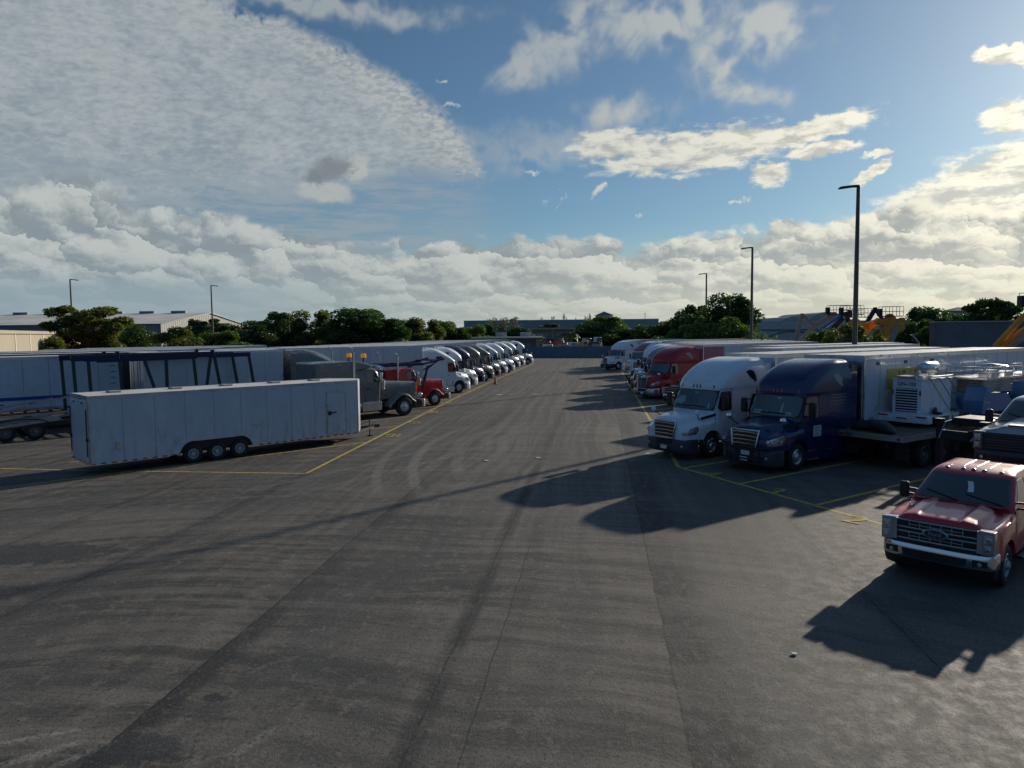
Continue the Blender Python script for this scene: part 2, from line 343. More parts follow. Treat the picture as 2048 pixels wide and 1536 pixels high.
    def build(s, name, mats, parent=None, smooth=35, bevel=0.0, seg=2, recalc=True):
        o = bpy.data.objects.new(name, s.mesh(name, mats, smooth, recalc)); col.objects.link(o)
        if parent: o.parent = parent
        if bevel:
            b = o.modifiers.new('bevel', 'BEVEL'); b.width = bevel; b.segments = seg; b.limit_method = 'ANGLE'; b.angle_limit = R(40)
        return o
def inst(name, me, parent, loc=(0, 0, 0), rot=(0, 0, 0), scale=(1, 1, 1)):
    o = bpy.data.objects.new(name, me); col.objects.link(o); o.parent = parent; o.location = loc; o.rotation_euler = rot; o.scale = scale; return o
def tag(o, label=None, cat=None, group=None, kind=None):
    if label: o['label'] = label
    if cat: o['category'] = cat
    if group: o['group'] = group
    if kind: o['kind'] = kind
    return o
def thing(name, label, cat, loc=(0, 0, 0), rz=0.0, group=None):
    o = bpy.data.objects.new(name, None); col.objects.link(o); o.location = loc; o.rotation_euler = (0, 0, rz); o.empty_display_size = 0.2
    return tag(o, label, cat, group)
def copy_tree(o, parent=None):
    c_ = o.copy(); col.objects.link(c_); c_.parent = parent
    for ch in o.children: copy_tree(ch, c_)
    return c_
def chaikin(p, it=1):
    for _ in range(it):
        q = [p[0]]
        for a, b in zip(p, p[1:]):
            q.append(tuple(0.75 * x + 0.25 * y for x, y in zip(a, b))); q.append(tuple(0.25 * x + 0.75 * y for x, y in zip(a, b)))
        q.append(p[-1]); p = q
    return p
def itp(tab, x):
    if x <= tab[0][0]: return tab[0][1]
    for (a, u), (b, v_) in zip(tab, tab[1:]):
        if x <= b: return u + (v_ - u) * (x - a) / (b - a)
    return tab[-1][1]
# ============================================================ wheels (shared meshes)
def tyre_mesh(r, wd, ri):
    b = MB(); h = wd / 2
    b.lathe([(ri, -h * .8), (ri + .03, -h * .95), (r - .07, -h), (r - .02, -h * .86), (r, -h * .6), (r, -h * .28), (r - .012, -h * .26), (r - .012, -h * .2), (r, -h * .18), (r, h * .18), (r - .012, h * .2), (r - .012, h * .26), (r, h * .28), (r, h * .6), (r - .02, h * .86), (r - .07, h), (ri + .03, h * .95), (ri, h * .8)], 'y', n=36, caps=False)
    return b.mesh('tyre', rubber, 30)
def rim_mesh(ri, wd, style, m1, m2):
    b = MB(); h = wd / 2
    if style == 'front':      # convex disc with hand holes, hub standing proud; outer face at -y
        b.lathe([(ri + .004, -h * .8), (ri - .02, -h * .92), (ri - .03, -h * .7), (ri * .80, -h * .55), (ri * .62, -h * .78), (ri * .42, -h * .86), (ri * .36, -h * 1.0), (ri * .30, -h * 1.25), (ri * .12, -h * 1.3)], 'y', n=36, caps='end')
        hy = -h * .66
    else:
        b.lathe([(ri + .004, -h * .8), (ri - .02, -h * .92), (ri - .035, -h * .5), (ri * .82, h * .1), (ri * .5, h * .15), (ri * .44, -h * .2), (ri * .36, -h * .5), (ri * .3, -h * .7), (ri * .1, -h * .72)], 'y', n=36, caps='end')
        hy = h * .09
    for k in range(10):
        a = 6.283185 * k / 10
        b.lathe([(ri * .075, hy - .028 if style == 'front' else hy - .012), (ri * .02, hy - .029 if style == 'front' else hy - .013)], 'y', c=(ri * .71 * math.cos(a), 0, ri * .71 * math.sin(a)), n=10, mi=1)
        b.lathe([(.016, -h * .98 if style == 'front' else -h * .26), (.016, -h * .8)], 'y', c=(ri * .40 * math.cos(a + .3), 0, ri * .40 * math.sin(a + .3)), n=6)
    return b.mesh('rim', [m1, m2], 30)
TY = tyre_mesh(.51, .28, .285); RIM_F = rim_mesh(.285, .28, 'front', alu, black); RIM_R = rim_mesh(.285, .28, 'rear', alu, black)
RIM_W = rim_mesh(.285, .28, 'front', mat('wheel_white', (.5, .5, .5), .5), black); RIM_B = rim_mesh(.285, .28, 'rear', mat('wheel_grey', (.2, .2, .21), .5, .5), black)
def wheel(p, x, y, side, rim=RIM_F, r=.51, ty=None, s=1.0, z=None):
    """side -1: outer face towards -y"""
    o = inst('wheel', ty or TY, p, (x, y, r if z is None else z), (0, 0, 0 if side < 0 else math.pi), (s, s, s))
    inst('rim', rim, o); return o

# ============================================================ lofted cab with a wrap-round front
class Cab:
    """slices: (z, x_front, x_back, half width, corner radius x, corner radius y)"""
    def __init__(s, sl): s.sl = sl
    def at(s, z):
        return [itp([(q[0], q[i]) for q in s.sl], z) for i in range(1, 6)]
    def pt(s, z, u, off=0.0):
        xf, xb, w_, rx, ry = s.at(z); a = abs(u); sg = 1 if u >= 0 else -1
        bow = .06
        if a <= .4:
            t = a / .4; yy = (w_ - ry) * t; x = xf + bow * t * t; n = Vector((-1, .1 * t, 0))
        elif a <= .6:
            t = (a - .4) / .2 * math.pi / 2; x = xf + bow + rx - rx * math.cos(t); yy = w_ - ry + ry * math.sin(t); n = Vector((-math.cos(t), math.sin(t), 0))
        else:
            t = (a - .6) / .4; x = xf + bow + rx + (xb - xf - bow - rx) * t; yy = w_; n = Vector((0, 1, 0))
        n.normalize(); return Vector((x + n.x * off, sg * (yy + n.y * off), z + (off * .5 if a < .5 else 0)))
    def body(s, b, zs, mi=0):
        us = [-1 + .05 * k for k in range(41)]; us = sorted(set([round(u, 3) for u in us] + [.43, .47, .53, .57, -.43, -.47, -.53, -.57]))
        b.loft([[s.pt(z, u) for u in us] for z in zs], True, True, mi)
    def patch(s, b, z0, z1, u0, u1, off, nz=6, nu=16, mi=0, round_=0.0, skew=0.0):
        loops = []
        for i in range(nz + 1):
            t = i / nz; z = z0 + (z1 - z0) * t; e = round_ * max(0, abs(2 * t - 1) - .6) ** 2 * 6
            a0, a1 = u0 * (1 - skew * (1 - t)) * (1 - e), u1 * (1 - skew * (1 - t)) * (1 - e)
            loops.append([s.pt(z, a0 + (a1 - a0) * k / nu, off) for k in range(nu + 1)])
        b.loft(loops, False, False, mi)
    def side(s, b, poly, sg, off, mi=0):
        vs = []
        for x, z in poly: vs.append((x, sg * (s.at(z)[2] + off), z))
        vs2 = [(x, y - sg * .01, z) for x, y, z in vs]
        b.loft([vs, vs2], True, True, mi)
def rpoly(x0, x1, z0, z1, r=.05, sl=0.0):
    o = []
    for cx, cz, a0 in ((x1 - r, z1 - r, 0), (x0 + r + sl, z1 - r, 90), (x0 + r, z0 + r, 180), (x1 - r, z0 + r, 270)):
        for k in range(4): a = R(a0 + 30 * k); o.append((cx + r * math.cos(a), cz + r * math.sin(a)))
    return o

STY = {}
STY['aero'] = dict(zs=[.62, 1.10, 1.18, 1.5, 1.95, 2.0, 2.2, 2.4, 2.6, 2.70, 2.78, 2.84, 2.95, 3.1, 3.25, 3.4, 3.55, 3.68, 3.78, 3.86, 3.92, 3.965, 3.99],
    sl=[(.6, 2.42, 5.3, 1.20, .12, .12), (1.10, 2.42, 5.3, 1.20, .12, .12), (1.18, 2.0, 5.3, 1.20, .12, .12), (1.82, 1.90, 5.3, 1.20, .30, .28), (1.89, 1.85, 5.3, 1.20, .34, .32), (2.70, 2.28, 5.3, 1.17, .34, .32), (2.76, 2.26, 5.3, 1.19, .36, .34), (2.84, 2.27, 5.3, 1.20, .4, .36), (3.1, 2.34, 5.3, 1.20, .55, .42), (3.4, 2.62, 5.3, 1.18, .75, .5), (3.6, 2.92, 5.28, 1.15, .85, .5), (3.78, 3.32, 5.26, 1.10, .8, .5), (3.88, 3.66, 5.22, 1.04, .7, .48), (3.94, 4.0, 5.18, .97, .5, .42), (3.99, 4.45, 5.1, .86, .2, .3)])
STY['volvo'] = dict(zs=STY['aero']['zs'],
    sl=[(.6, 2.42, 5.3, 1.20, .12, .12), (1.10, 2.42, 5.3, 1.20, .12, .12), (1.18, 1.95, 5.3, 1.20, .12, .12), (1.82, 1.80, 5.3, 1.20, .30, .28), (1.89, 1.75, 5.3, 1.20, .34, .32), (2.70, 2.02, 5.3, 1.17, .34, .32), (2.76, 1.98, 5.3, 1.19, .36, .34), (2.84, 2.0, 5.3, 1.20, .4, .36), (3.1, 2.3, 5.3, 1.20, .55, .42), (3.4, 2.75, 5.3, 1.18, .75, .5), (3.6, 3.1, 5.28, 1.15, .85, .5), (3.78, 3.5, 5.26, 1.10, .8, .5), (3.88, 3.85, 5.22, 1.04, .7, .48), (3.94, 4.15, 5.18, .97, .5, .42), (3.99, 4.5, 5.1, .86, .2, .3)])
STY['conv'] = dict(zs=[.75, 1.2, 1.9, 2.0, 2.25, 2.5, 2.6, 2.68, 2.74, 2.78],
    sl=[(.75, 2.75, 4.3, 1.05, .1, .1), (1.95, 2.65, 4.3, 1.05, .12, .12), (2.55, 2.86, 4.3, 1.02, .14, .14), (2.62, 2.9, 4.3, 1.0, .2, .2), (2.72, 3.0, 4.28, .93, .25, .25), (2.78, 3.2, 4.2, .8, .3, .3)])

def tractor(label, paint, loc, rz, style='aero', group=None, bumper=dark_grey, grille='slats', twotone=None, sleeper='tear', bull=False, rim=RIM_F, name='semi_truck', hoodm=True, sc_=1.0, detail=True):
    t = thing(name, label, 'truck', loc, rz, group)
    t.scale = (sc_, sc_, sc_)
    S = STY[style]; cab = Cab(S['sl']); conv = style == 'conv'
    # ---- cab shell
    b = MB(); cab.body(b, S['zs']); cb = b.build('cab', [paint], t, 40)
    if twotone:
        b = MB(); cab.patch(b, 2.84, 3.84, -.42, .42, .008, 14, 20); b.build('roof_panel', twotone, cb, 60, recalc=False)
    # ---- hood
    b = MB(); HX = 2.75 if conv else 2.20
    if conv:
        AX, AR, zax = 1.3, .64, .51
        W = [(0, .52), (HX, .60)]; ZT = [(0, 1.80), (HX, 1.98)]
        loops = []
        for x in (.06, .1, .5, 1.0, 1.5, 2.0, 2.5, HX):
            wv = itp(W, x); zt = itp(ZT, x); loops.append(chaikin([(x, -wv, .95), (x, -wv, zt - .16), (x, -wv * .82, zt - .02), (x, 0, zt + .03), (x, wv * .82, zt - .02), (x, wv, zt - .16), (x, wv, .95)], 2))
        b.loft(loops, False, False); b.loft([loops[0]], True, True)
        hood = b.build('hood', paint, t, 40)
        for sg in (-1, 1):      # rounded mudguards
            b = MB(); lo = []
            for k in range(15):
                a = R(-8 + 190 * k / 14); rx = AR + .02 + (.16 if k < 3 else 0)
                cx, cz = AX - rx * math.cos(a) * 1.0, zax + .06 + AR * math.sin(a)
                if k > 11: cx += (k - 11) * .10
                lo.append([(cx - .02 * math.cos(a), sg * .55, cz + .02 + .03), (cx, sg * .9, cz + .045), (cx, sg * 1.12, cz + .03), (cx, sg * 1.17, cz - .05), (cx + .03 * math.cos(a), sg * 1.14, cz - .06), (cx + .04 * math.cos(a), sg * .55, cz - .03)])
            b.loft(lo, True, True); b.build('fender', paint if style != 'x' else black, t, 45)
    else:
        AX, AR, zax = 1.5, .63, .51
        W = [(.05, .90), (.12, 1.0), (.3, 1.11), (.6, 1.19), (1.0, 1.22), (HX, 1.2)]
        ZF = [(.05, 1.22), (.4, 1.32), (1.0, 1.46), (1.5, 1.5), (HX, 1.66)]
        WH = [(.05, .62), (.5, .72), (1.2, .86), (HX, 1.02)]
        ZT = [(.05, 1.58), (.10, 1.63), (.3, 1.69), (.9, 1.78), (1.6, 1.86), (HX, 1.92)]
        loops = []; AXs = [.05, .12, .25, .4, .55, .7] + [AX - AR * math.cos(R(a)) for a in range(0, 181, 12)] + [HX]
        AXs = sorted(set(round(x, 4) for x in AXs))
        for x in AXs:
            wv, zf, wh, zt = itp(W, x), itp(ZF, x), itp(WH, x), itp(ZT, x)
            zb = .82 if x < AX else .66
            if abs(x - AX) < AR: zb = max(zb if abs(x - AX) > AR * .98 else 0, zax + math.sqrt(max(0, AR ** 2 - (x - AX) ** 2)), zb if x < AX - AR * .95 else .5)
            flare = .02 if abs(x - AX) < AR + .1 else 0
            half = chaikin([(wv + flare, zb), (wv + flare * .5, (zb + zf) / 2 + .05), (wv - .03, zf - .04), (wv - .16, zf + .02), (wh + .06, zf + .06), (wh, zf + .16), (wh * .93, zt - .10), (wh * .80, zt - .02), (wh * .45, zt + .015), (0, zt + .03)], 2)
            loops.append([(x, y, z) for y, z in half] + [(x, -y, z) for y, z in reversed(half[:-1])])
        b.loft(loops, False, False); b.loft([loops[0]], True, True)
        hood = b.build('hood', [paint], t, 50)
        b = MB(); b.box(.7, 1.95, -1.0, 1.0, .75, 1.15); b.box(.35, .7, -.8, .8, .6, 1.1); b.build('engine_bay', black, t, 0)
        if detail:           # dark air slot along the hood side
            for sg in (-1, 1): b = MB(); b.beam((1.1, sg * .96, 1.60), (1.9, sg * 1.15, 1.76), .03, .10); b.build('hood_vent', black, t, 0)
    # ---- grille
    gx = .0 if conv else -.0
    gh = (.48, .52, .95, 1.74) if conv else ((.50, .60, .86, 1.53) if grille == 'slats' else (.46, .54, .80, 1.64))
    wb, wt, z0, z1 = gh
    def gp(u, v, off=0.0):  # u -1..1, v 0..1
        return ((-.075 if not conv else .02) + .085 * v ** 1.5 - off + .05 * abs(u) ** 2, (wb + (wt - wb) * v) * u, z0 + (z1 - z0) * v)
    b = MB(); b.loft([[gp(u, v, -.01) for u in (-1, -.5, 0, .5, 1)] for v in (0, .25, .5, .75, 1)], False, False)
    b.loft([[gp(u, v, -.03) for u in (-1, 1)] for v in (0, 1)], False, False)
    gr = b.build('grille', black, t, 30)
    b = MB()
    edge = [gp(-1, v / 6) for v in range(7)] + [gp(u / 4, 1) for u in range(-4, 5)] + [gp(1, 1 - v / 6) for v in range(7)] + [gp(-u / 4, 0) for u in range(-4, 5)]
    b.tube(edge + [edge[0]], .033, 6, caps=False)
    b.build('grille_surround', chrome, gr, 40)
    b = MB()
    if grille == 'slats':
        for k in range(5):
            v = .08 + k * .205
            for i in range(-6, 6):
                dz = .0 if abs(i + .5) < 4.5 else (.02)
                b.beam(Vector(gp(i / 6 * .95, v, .02)) - Vector((0, 0, dz)), Vector(gp((i + 1) / 6 * .95, v, .02)) - Vector((0, 0, dz)), .03, .035)
    elif grille == 'mesh':
        for k in range(1, 16): b.beam(gp(-.95, k / 16, .004), gp(.95, k / 16, .004), .012, .012)
        for u in (-.5, -.12, .12, .5): b.beam(gp(u, .03, .012), gp(u, .97, .012), .02, .03)
        for u in range(-9, 10): b.beam(gp(u / 10, .03, .002), gp(u / 10, .97, .002), .006, .006)
    elif grille == 'volvo':
        for k in range(1, 6): b.beam(gp(-.95, k / 6, .004), gp(.95, k / 6, .004), .02, .018)
        b.beam(gp(-.95, .1, .015), gp(.95, .9, .015), .03, .05)
    else:
        for u in range(-8, 9): b.beam(gp(u / 9, .03, .006), gp(u / 9, .97, .006), .012, .02)
    b.build('grille_bars', chrome, gr, 0)
    if detail and not conv:
        b = MB(); b.tube([(.10, -.16, 1.585), (.10, .16, 1.585)], .03, 8); b.build('badge', lamp_glass, hood, 40)
    # ---- bumper
    b = MB()
    if conv:
        pl = [(-.18, -.75), (-.16, -1.05), (-.02, -1.2), (.12, -1.2), (.12, 1.2), (-.02, 1.2), (-.16, 1.05), (-.18, .75)]
        b.prism(pl, 'xy', .42, .84)
        bo = b.build('bumper', chrome if bumper is dark_grey else bumper, t, 30, .02)
    else:
        def ring(z, o, cut):
            h = [(0 + o, 0), (0 + o, .55), (.02 + o, .8), (.10 + o, 1.02), (.26 + o, 1.15), (.45 + o, 1.20 - o * .3), (.66 + (0 if not cut else .0), 1.22 - o * .3)]
            h = chaikin(h, 2); l = [(x, y, z) for x, y in h] + [(max(x, .5), y - .12, z) for x, y in [h[-1]]]
            return [(x, -y, zz) for x, y, zz in reversed(l)][:-1] + l
        b.loft([ring(.26, .10, 0), ring(.32, .03, 0), ring(.46, 0, 0), ring(.70, 0, 0), ring(.80, .02, 0), ring(.84, .06, 0)], True, True)
        bo = b.build('bumper', bumper, t, 40)
        b = MB(); b.box(-.008, .02, -.42, .42, .60, .80); b.box(-.008, .02, -.38, .38, .36, .50)
        b.build('intake', black, bo, 0, .02)
        b = MB()
        for sg in (-1, 1): b.lathe([(.07, -.0), (.05, -.02), (.0, -.025)], 'x', (.06, sg * .86, .55), 12)
        b.build('fog_lamp', lamp_glass, bo, 30)
    if detail:
        b = MB(); b.box(-.215 if conv else -.03, -.2 if conv else -.012, -.16, .16, .40, .55)
        b.build('licence_plate', white_plate, bo, 0)
    # ---- headlights
    for sg in (-1, 1):
        b = MB(); c2_ = MB()
        if conv:
            b.lathe([(.02, -.05), (.09, -.1), (.13, -.06), (.14, .05), (.10, .16), (.02, .2)], 'x', (-.0, sg * .80, 1.08), 16)
            b.tube([(.1, sg * .8, 1.0), (.15, sg * .7, .85)], .03)
            b.build('headlight', chrome, t, 40)
            continue
        lo = []
        for i in range(7):
            q = i / 6; x = .06 + .60 * q; wv = itp(W, x) + .006
            za = 1.0 + .05 * q ** 1.2; zb_ = 1.20 + .16 * q
            if q > .85: za += .10
            lo.append([(x - .004, sg * (wv + .004), za), (x - .012, sg * (wv - .002 + .01), (za + zb_) / 2), (x - .006, sg * (wv - .015), zb_), (x + .02, sg * (wv - .08), zb_ + .012), (x + .05, sg * (wv - .08), za)])
        b.loft(lo, True, True); hl = b.build('headlight', lamp_glass, t, 30)
        b = MB(); lo = []
        for i in range(3):
            x = .56 + .06 * i; wv = itp(W, x) + .016
            lo.append([(x, sg * wv, 1.12 + .03 * i), (x, sg * (wv - .006), 1.30 + .015 * i), (x, sg * (wv - .06), 1.30), (x, sg * (wv - .06), 1.12)])
        b.loft(lo, True, True); b.build('turn_signal', amber, hl, 30)
        b = MB()
        for yy, xx in ((.93, .07), (1.06, .17)): b.lathe([(.0, -.03), (.05, -.025), (.058, 0)], 'x', (xx, sg * yy, 1.10), 12)
        b.build('lens', chrome, hl, 30)
    # ---- glass
    b = MB()
    if conv:
        for s0, s1 in ((-.39, -.02), (.02, .39)): cab.patch(b, 2.03, 2.52, s0, s1, .008, 4, 6)
    else: cab.patch(b, 1.93, 2.66, -.475, .475, .012, 8, 24, 0, .10)
    ws = b.build('windshield', glass, t, 60, recalc=False)
    if not conv:
        b = MB(); cab.patch(b, 1.90, 2.695, -.495, .495, .006, 8, 24); b.build('window_seal', black, ws, 60, recalc=False)
        if detail:
            b = MB()
            for y0 in (-.75, .1):
                p = [cab.pt(2.0, (y0 + .9 * k / 5) / 1.0 * .42, .03) + Vector((-.0, 0, .015 + .05 * k / 5)) for k in range(6)]; b.tube(p, .014, 5)
            b.build('wiper', black, ws, 30)
    for sg in (-1, 1):
        b = MB(); zt_ = 2.52 if conv else 2.66
        xw0, xw1 = (2.98, 3.62) if conv else (2.28, 3.0)
        poly = [(xw0 - .17, 2.0), (xw0 + .04, zt_ - .04), (xw0 + .10, zt_), (xw1 - .05, zt_), (xw1, zt_ - .05), (xw1, 1.93 if not conv else 2.03), (xw1 - .04, 1.88 if not conv else 2.0), (xw0 + .05, 1.88 if not conv else 2.0), (xw0 - .0, 1.95)]
        cab.side(b, poly, sg, .012); sw = b.build('side_window', glass, t, 30)
        # door with thin shut lines
        b = MB(); x0, x1 = (2.72, 3.72) if conv else (1.98, 3.10); zd = .8 if conv else .72
        ol = [(x0 + .02, zd), (x0, 1.7), (x0 + .02, 2.0), (xw0 - .02, zt_ + .02), (xw0 + .08, zt_ + .08), (x1 - .06, zt_ + .08), (x1, zt_), (x1, zd)]
        for p, q in zip(ol, ol[1:] + ol[:1]):
            yy = lambda z: cab.at(z)[2] + .003
            b.beam((p[0], sg * yy(p[1]), p[1]), (q[0], sg * yy(q[1]), q[1]), .012, .012)
        if style != 'x': b.beam((x1 - .28, sg * (cab.at(1.6)[2] + .02), 1.62), (x1 - .08, sg * (cab.at(1.6)[2] + .02), 1.62), .03, .035)
        b.build('door_seam', black, t, 0)
        # mirrors
        b = MB(); my = cab.at(2.2)[2]; mxx = xw0 - .1
        b.box(mxx - .04, mxx + .14, sg * (my + .16), sg * (my + .40), 1.92, 2.50); mm = b.build('mirror', black if style != 'conv' else chrome, t, 30, .04)
        b = MB(); b.beam((mxx + .06, sg * my, 1.96), (mxx + .05, sg * (my + .2), 2.0), .06, .05); b.beam((mxx + .06, sg * my, 2.45), (mxx + .05, sg * (my + .2), 2.42), .05, .04); b.build('mirror_arm', black, mm, 0)
        if not conv and sg < 2:
            b = MB(); b.box(mxx + .141, mxx + .149, sg * (my + .19), sg * (my + .37), 1.97, 2.46); b.build('mirror_glass', chrome, mm, 0)
            if detail:   # round mirrors standing on the fenders
                b = MB(); b.tube([(.95, sg * 1.0, 1.56), (.62, sg * 1.17, 1.84)], .022, 6); hm = b.build('fender_mirror', black, t, 30)
                b = MB(); b.lathe([(.0, -.06), (.07, -.055), (.115, -.02), (.12, .02), (.0, .03)], 'x', (.62, sg * 1.17, 1.90), 14); b.build('mirror_head', paint if paint in (white_paint,) else chrome, hm, 40)
        # sleeper window, skirts, tank
        if sleeper == 'tear' and not conv:
            b = MB(); cab.side(b, [(3.95, 3.42), (4.2, 3.50), (4.45, 3.44), (4.62, 3.22), (4.68, 2.98), (4.55, 2.98), (4.2, 3.18)], sg, .012); b.build('sleeper_window', glass, t, 30)
        if sleeper == 'box' and not conv:
            b = MB(); cab.side(b, rpoly(3.6, 4.25, 2.98, 3.26, .06), sg, .012); b.build('sleeper_window', glass, t, 30)
    # ---- chassis
    b = MB(); xe = 8.0
    for sg in (-1, 1): b.box(1.0 if not conv else .3, xe, sg * .36, sg * .44, .78, 1.04)
    b.box(5.4, 5.6, -.44, .44, .8, 1.0); b.box(6.9, 7.0, -.44, .44, .8, 1.0); b.prism([(5.9, 1.04), (7.1, 1.04), (7.3, 1.16), (5.8, 1.16)], 'xz', -.45, .45)
    for ax in (6.1, 7.45): b.tube([(ax, -1.0, .51), (ax, 1.0, .51)], .09)
    b.tube([(AX, -1.0, .51), (AX, 1.0, .51)], .07)
    b.build('chassis', frame_black, t, 30)
    for sg in (-1, 1):
        if conv:
            b = MB(); b.lathe([(0, -.55), (.30, -.55), (.33, -.52), (.33, .52), (.30, .55), (0, .55)], 'x', (4.6, sg * .86, .68), 24); b.lathe([(.335, -.3), (.335, -.22)], 'x', (4.6, sg * .86, .68), 24); b.build('fuel_tank', alu, t, 35)
            b = MB(); b.box(2.75, 3.95, sg * .6, sg * 1.12, .42, .92); b.build('step_box', alu, t, 0, .03)
            b = MB(); b.tube([(4.42, sg * 1.12, .9), (4.42, sg * 1.12, 3.0)], .085, 12); b.tube([(4.42, sg * 1.12, 2.95), (4.42, sg * 1.12, 3.62), (4.5, sg * 1.14, 3.76), (4.66, sg * 1.16, 3.84)], .06, 12); b.build('exhaust_stack', chrome, t, 40)
            b = MB(); b.lathe([(0, -.22), (.17, -.22), (.19, -.18), (.19, .28), (.1, .34), (0, .34)], 'z', (2.55, sg * .82, 1.75), 18); b.build('air_cleaner', chrome, t, 40)
        else:
            b = MB(); b.prism([(2.02, .30), (5.28, .30), (5.30, .62), (2.0, .62)], 'xz', sg * 1.16, sg * 1.20); b.prism([(5.3, .34), (6.0 - .45, .34), (5.5, 1.05), (5.3, 1.25)], 'xz', sg * 1.12, sg * 1.16)
            b.build('side_skirt', paint if paint is not white_paint or bumper is not dark_grey else dark_grey, t, 0, .01)
            b = MB(); b.box(2.1, 2.75, sg * 1.0, sg * 1.225, .64, .70); b.box(2.1, 2.75, sg * 1.0, sg * 1.225, .33, .38); b.box(3.4, 4.1, sg * 1.0, sg * 1.222, .60, .63); b.build('step', alu, t, 0)
            b = MB(); b.box(5.26, 5.75, sg * 1.12, sg * 1.165, 1.25, 3.75); b.build('fairing', paint, t, 0, .01)
        wheel(t, AX, sg * 1.06, sg, rim)
        for ax in (6.1, 7.45): wheel(t, ax, sg * 1.08, sg, RIM_R); wheel(t, ax, sg * .74, -sg, RIM_R)
        b = MB(); b.prism([(6.7, .5), (6.74, .5), (6.74, 1.1), (6.7, 1.1)], 'xz', sg * .6, sg * 1.2); b.box(8.03, 8.06, sg * .6, sg * 1.2, .35, 1.0); b.build('mud_flap', black, t, 0)
    # ---- marker lights
    b = MB()
    if conv:
        for y in (-.6, -.15, 0, .15, .6): b = MB(); b.tube([(3.0, y, 2.74), (3.2, y, 2.80)], .03, 6); b.build('marker_light', amber, t, 30)
    else:
        for u in (-.4, -.085, 0, .085, .4):
            p = cab.pt(2.78, u, .01); q = cab.pt(2.90, u, .012); b = MB(); b.beam(p, q, .045, .03); b.build('marker_light', dark_grey if paint is white_paint else amber, t, 0)
        b = MB()
        for k in range(25):   # shallow crease around the roof cap
            pass
        zc = lambda u: 3.02 + .30 * min(1, abs(u) / .40) ** 3
        p = [cab.pt(zc(-.46 + .92 * k / 24), -.46 + .92 * k / 24, .004) for k in range(25)]
        b.tube(p, .008, 4); b.build('roof_crease', paint, cb, 60)
    if bull:
        b = MB()
        for z in (.38, .62, .86, 1.08): b.tube([(.02, -1.18, z), (-.16, -1.02, z), (-.2, -.6, z), (-.2, .6, z), (-.16, 1.02, z), (.02, 1.18, z)], .032, 8)
        for y in (-.6, .6, -.95, .95): b.tube([(-.18 if abs(y) < .8 else -.15, y, .36), (-.18 if abs(y) < .8 else -.15, y, 1.1)], .032, 8)
        b.build('bull_bar', black, t, 40)
    if not conv:
        for ch in t.children:
            if ch.name.split('.')[0] in ('cab', 'windshield', 'side_window', 'door_seam', 'mirror', 'sleeper_window', 'fairing', 'marker_light'): ch.location.x = -.28
    return t, cab
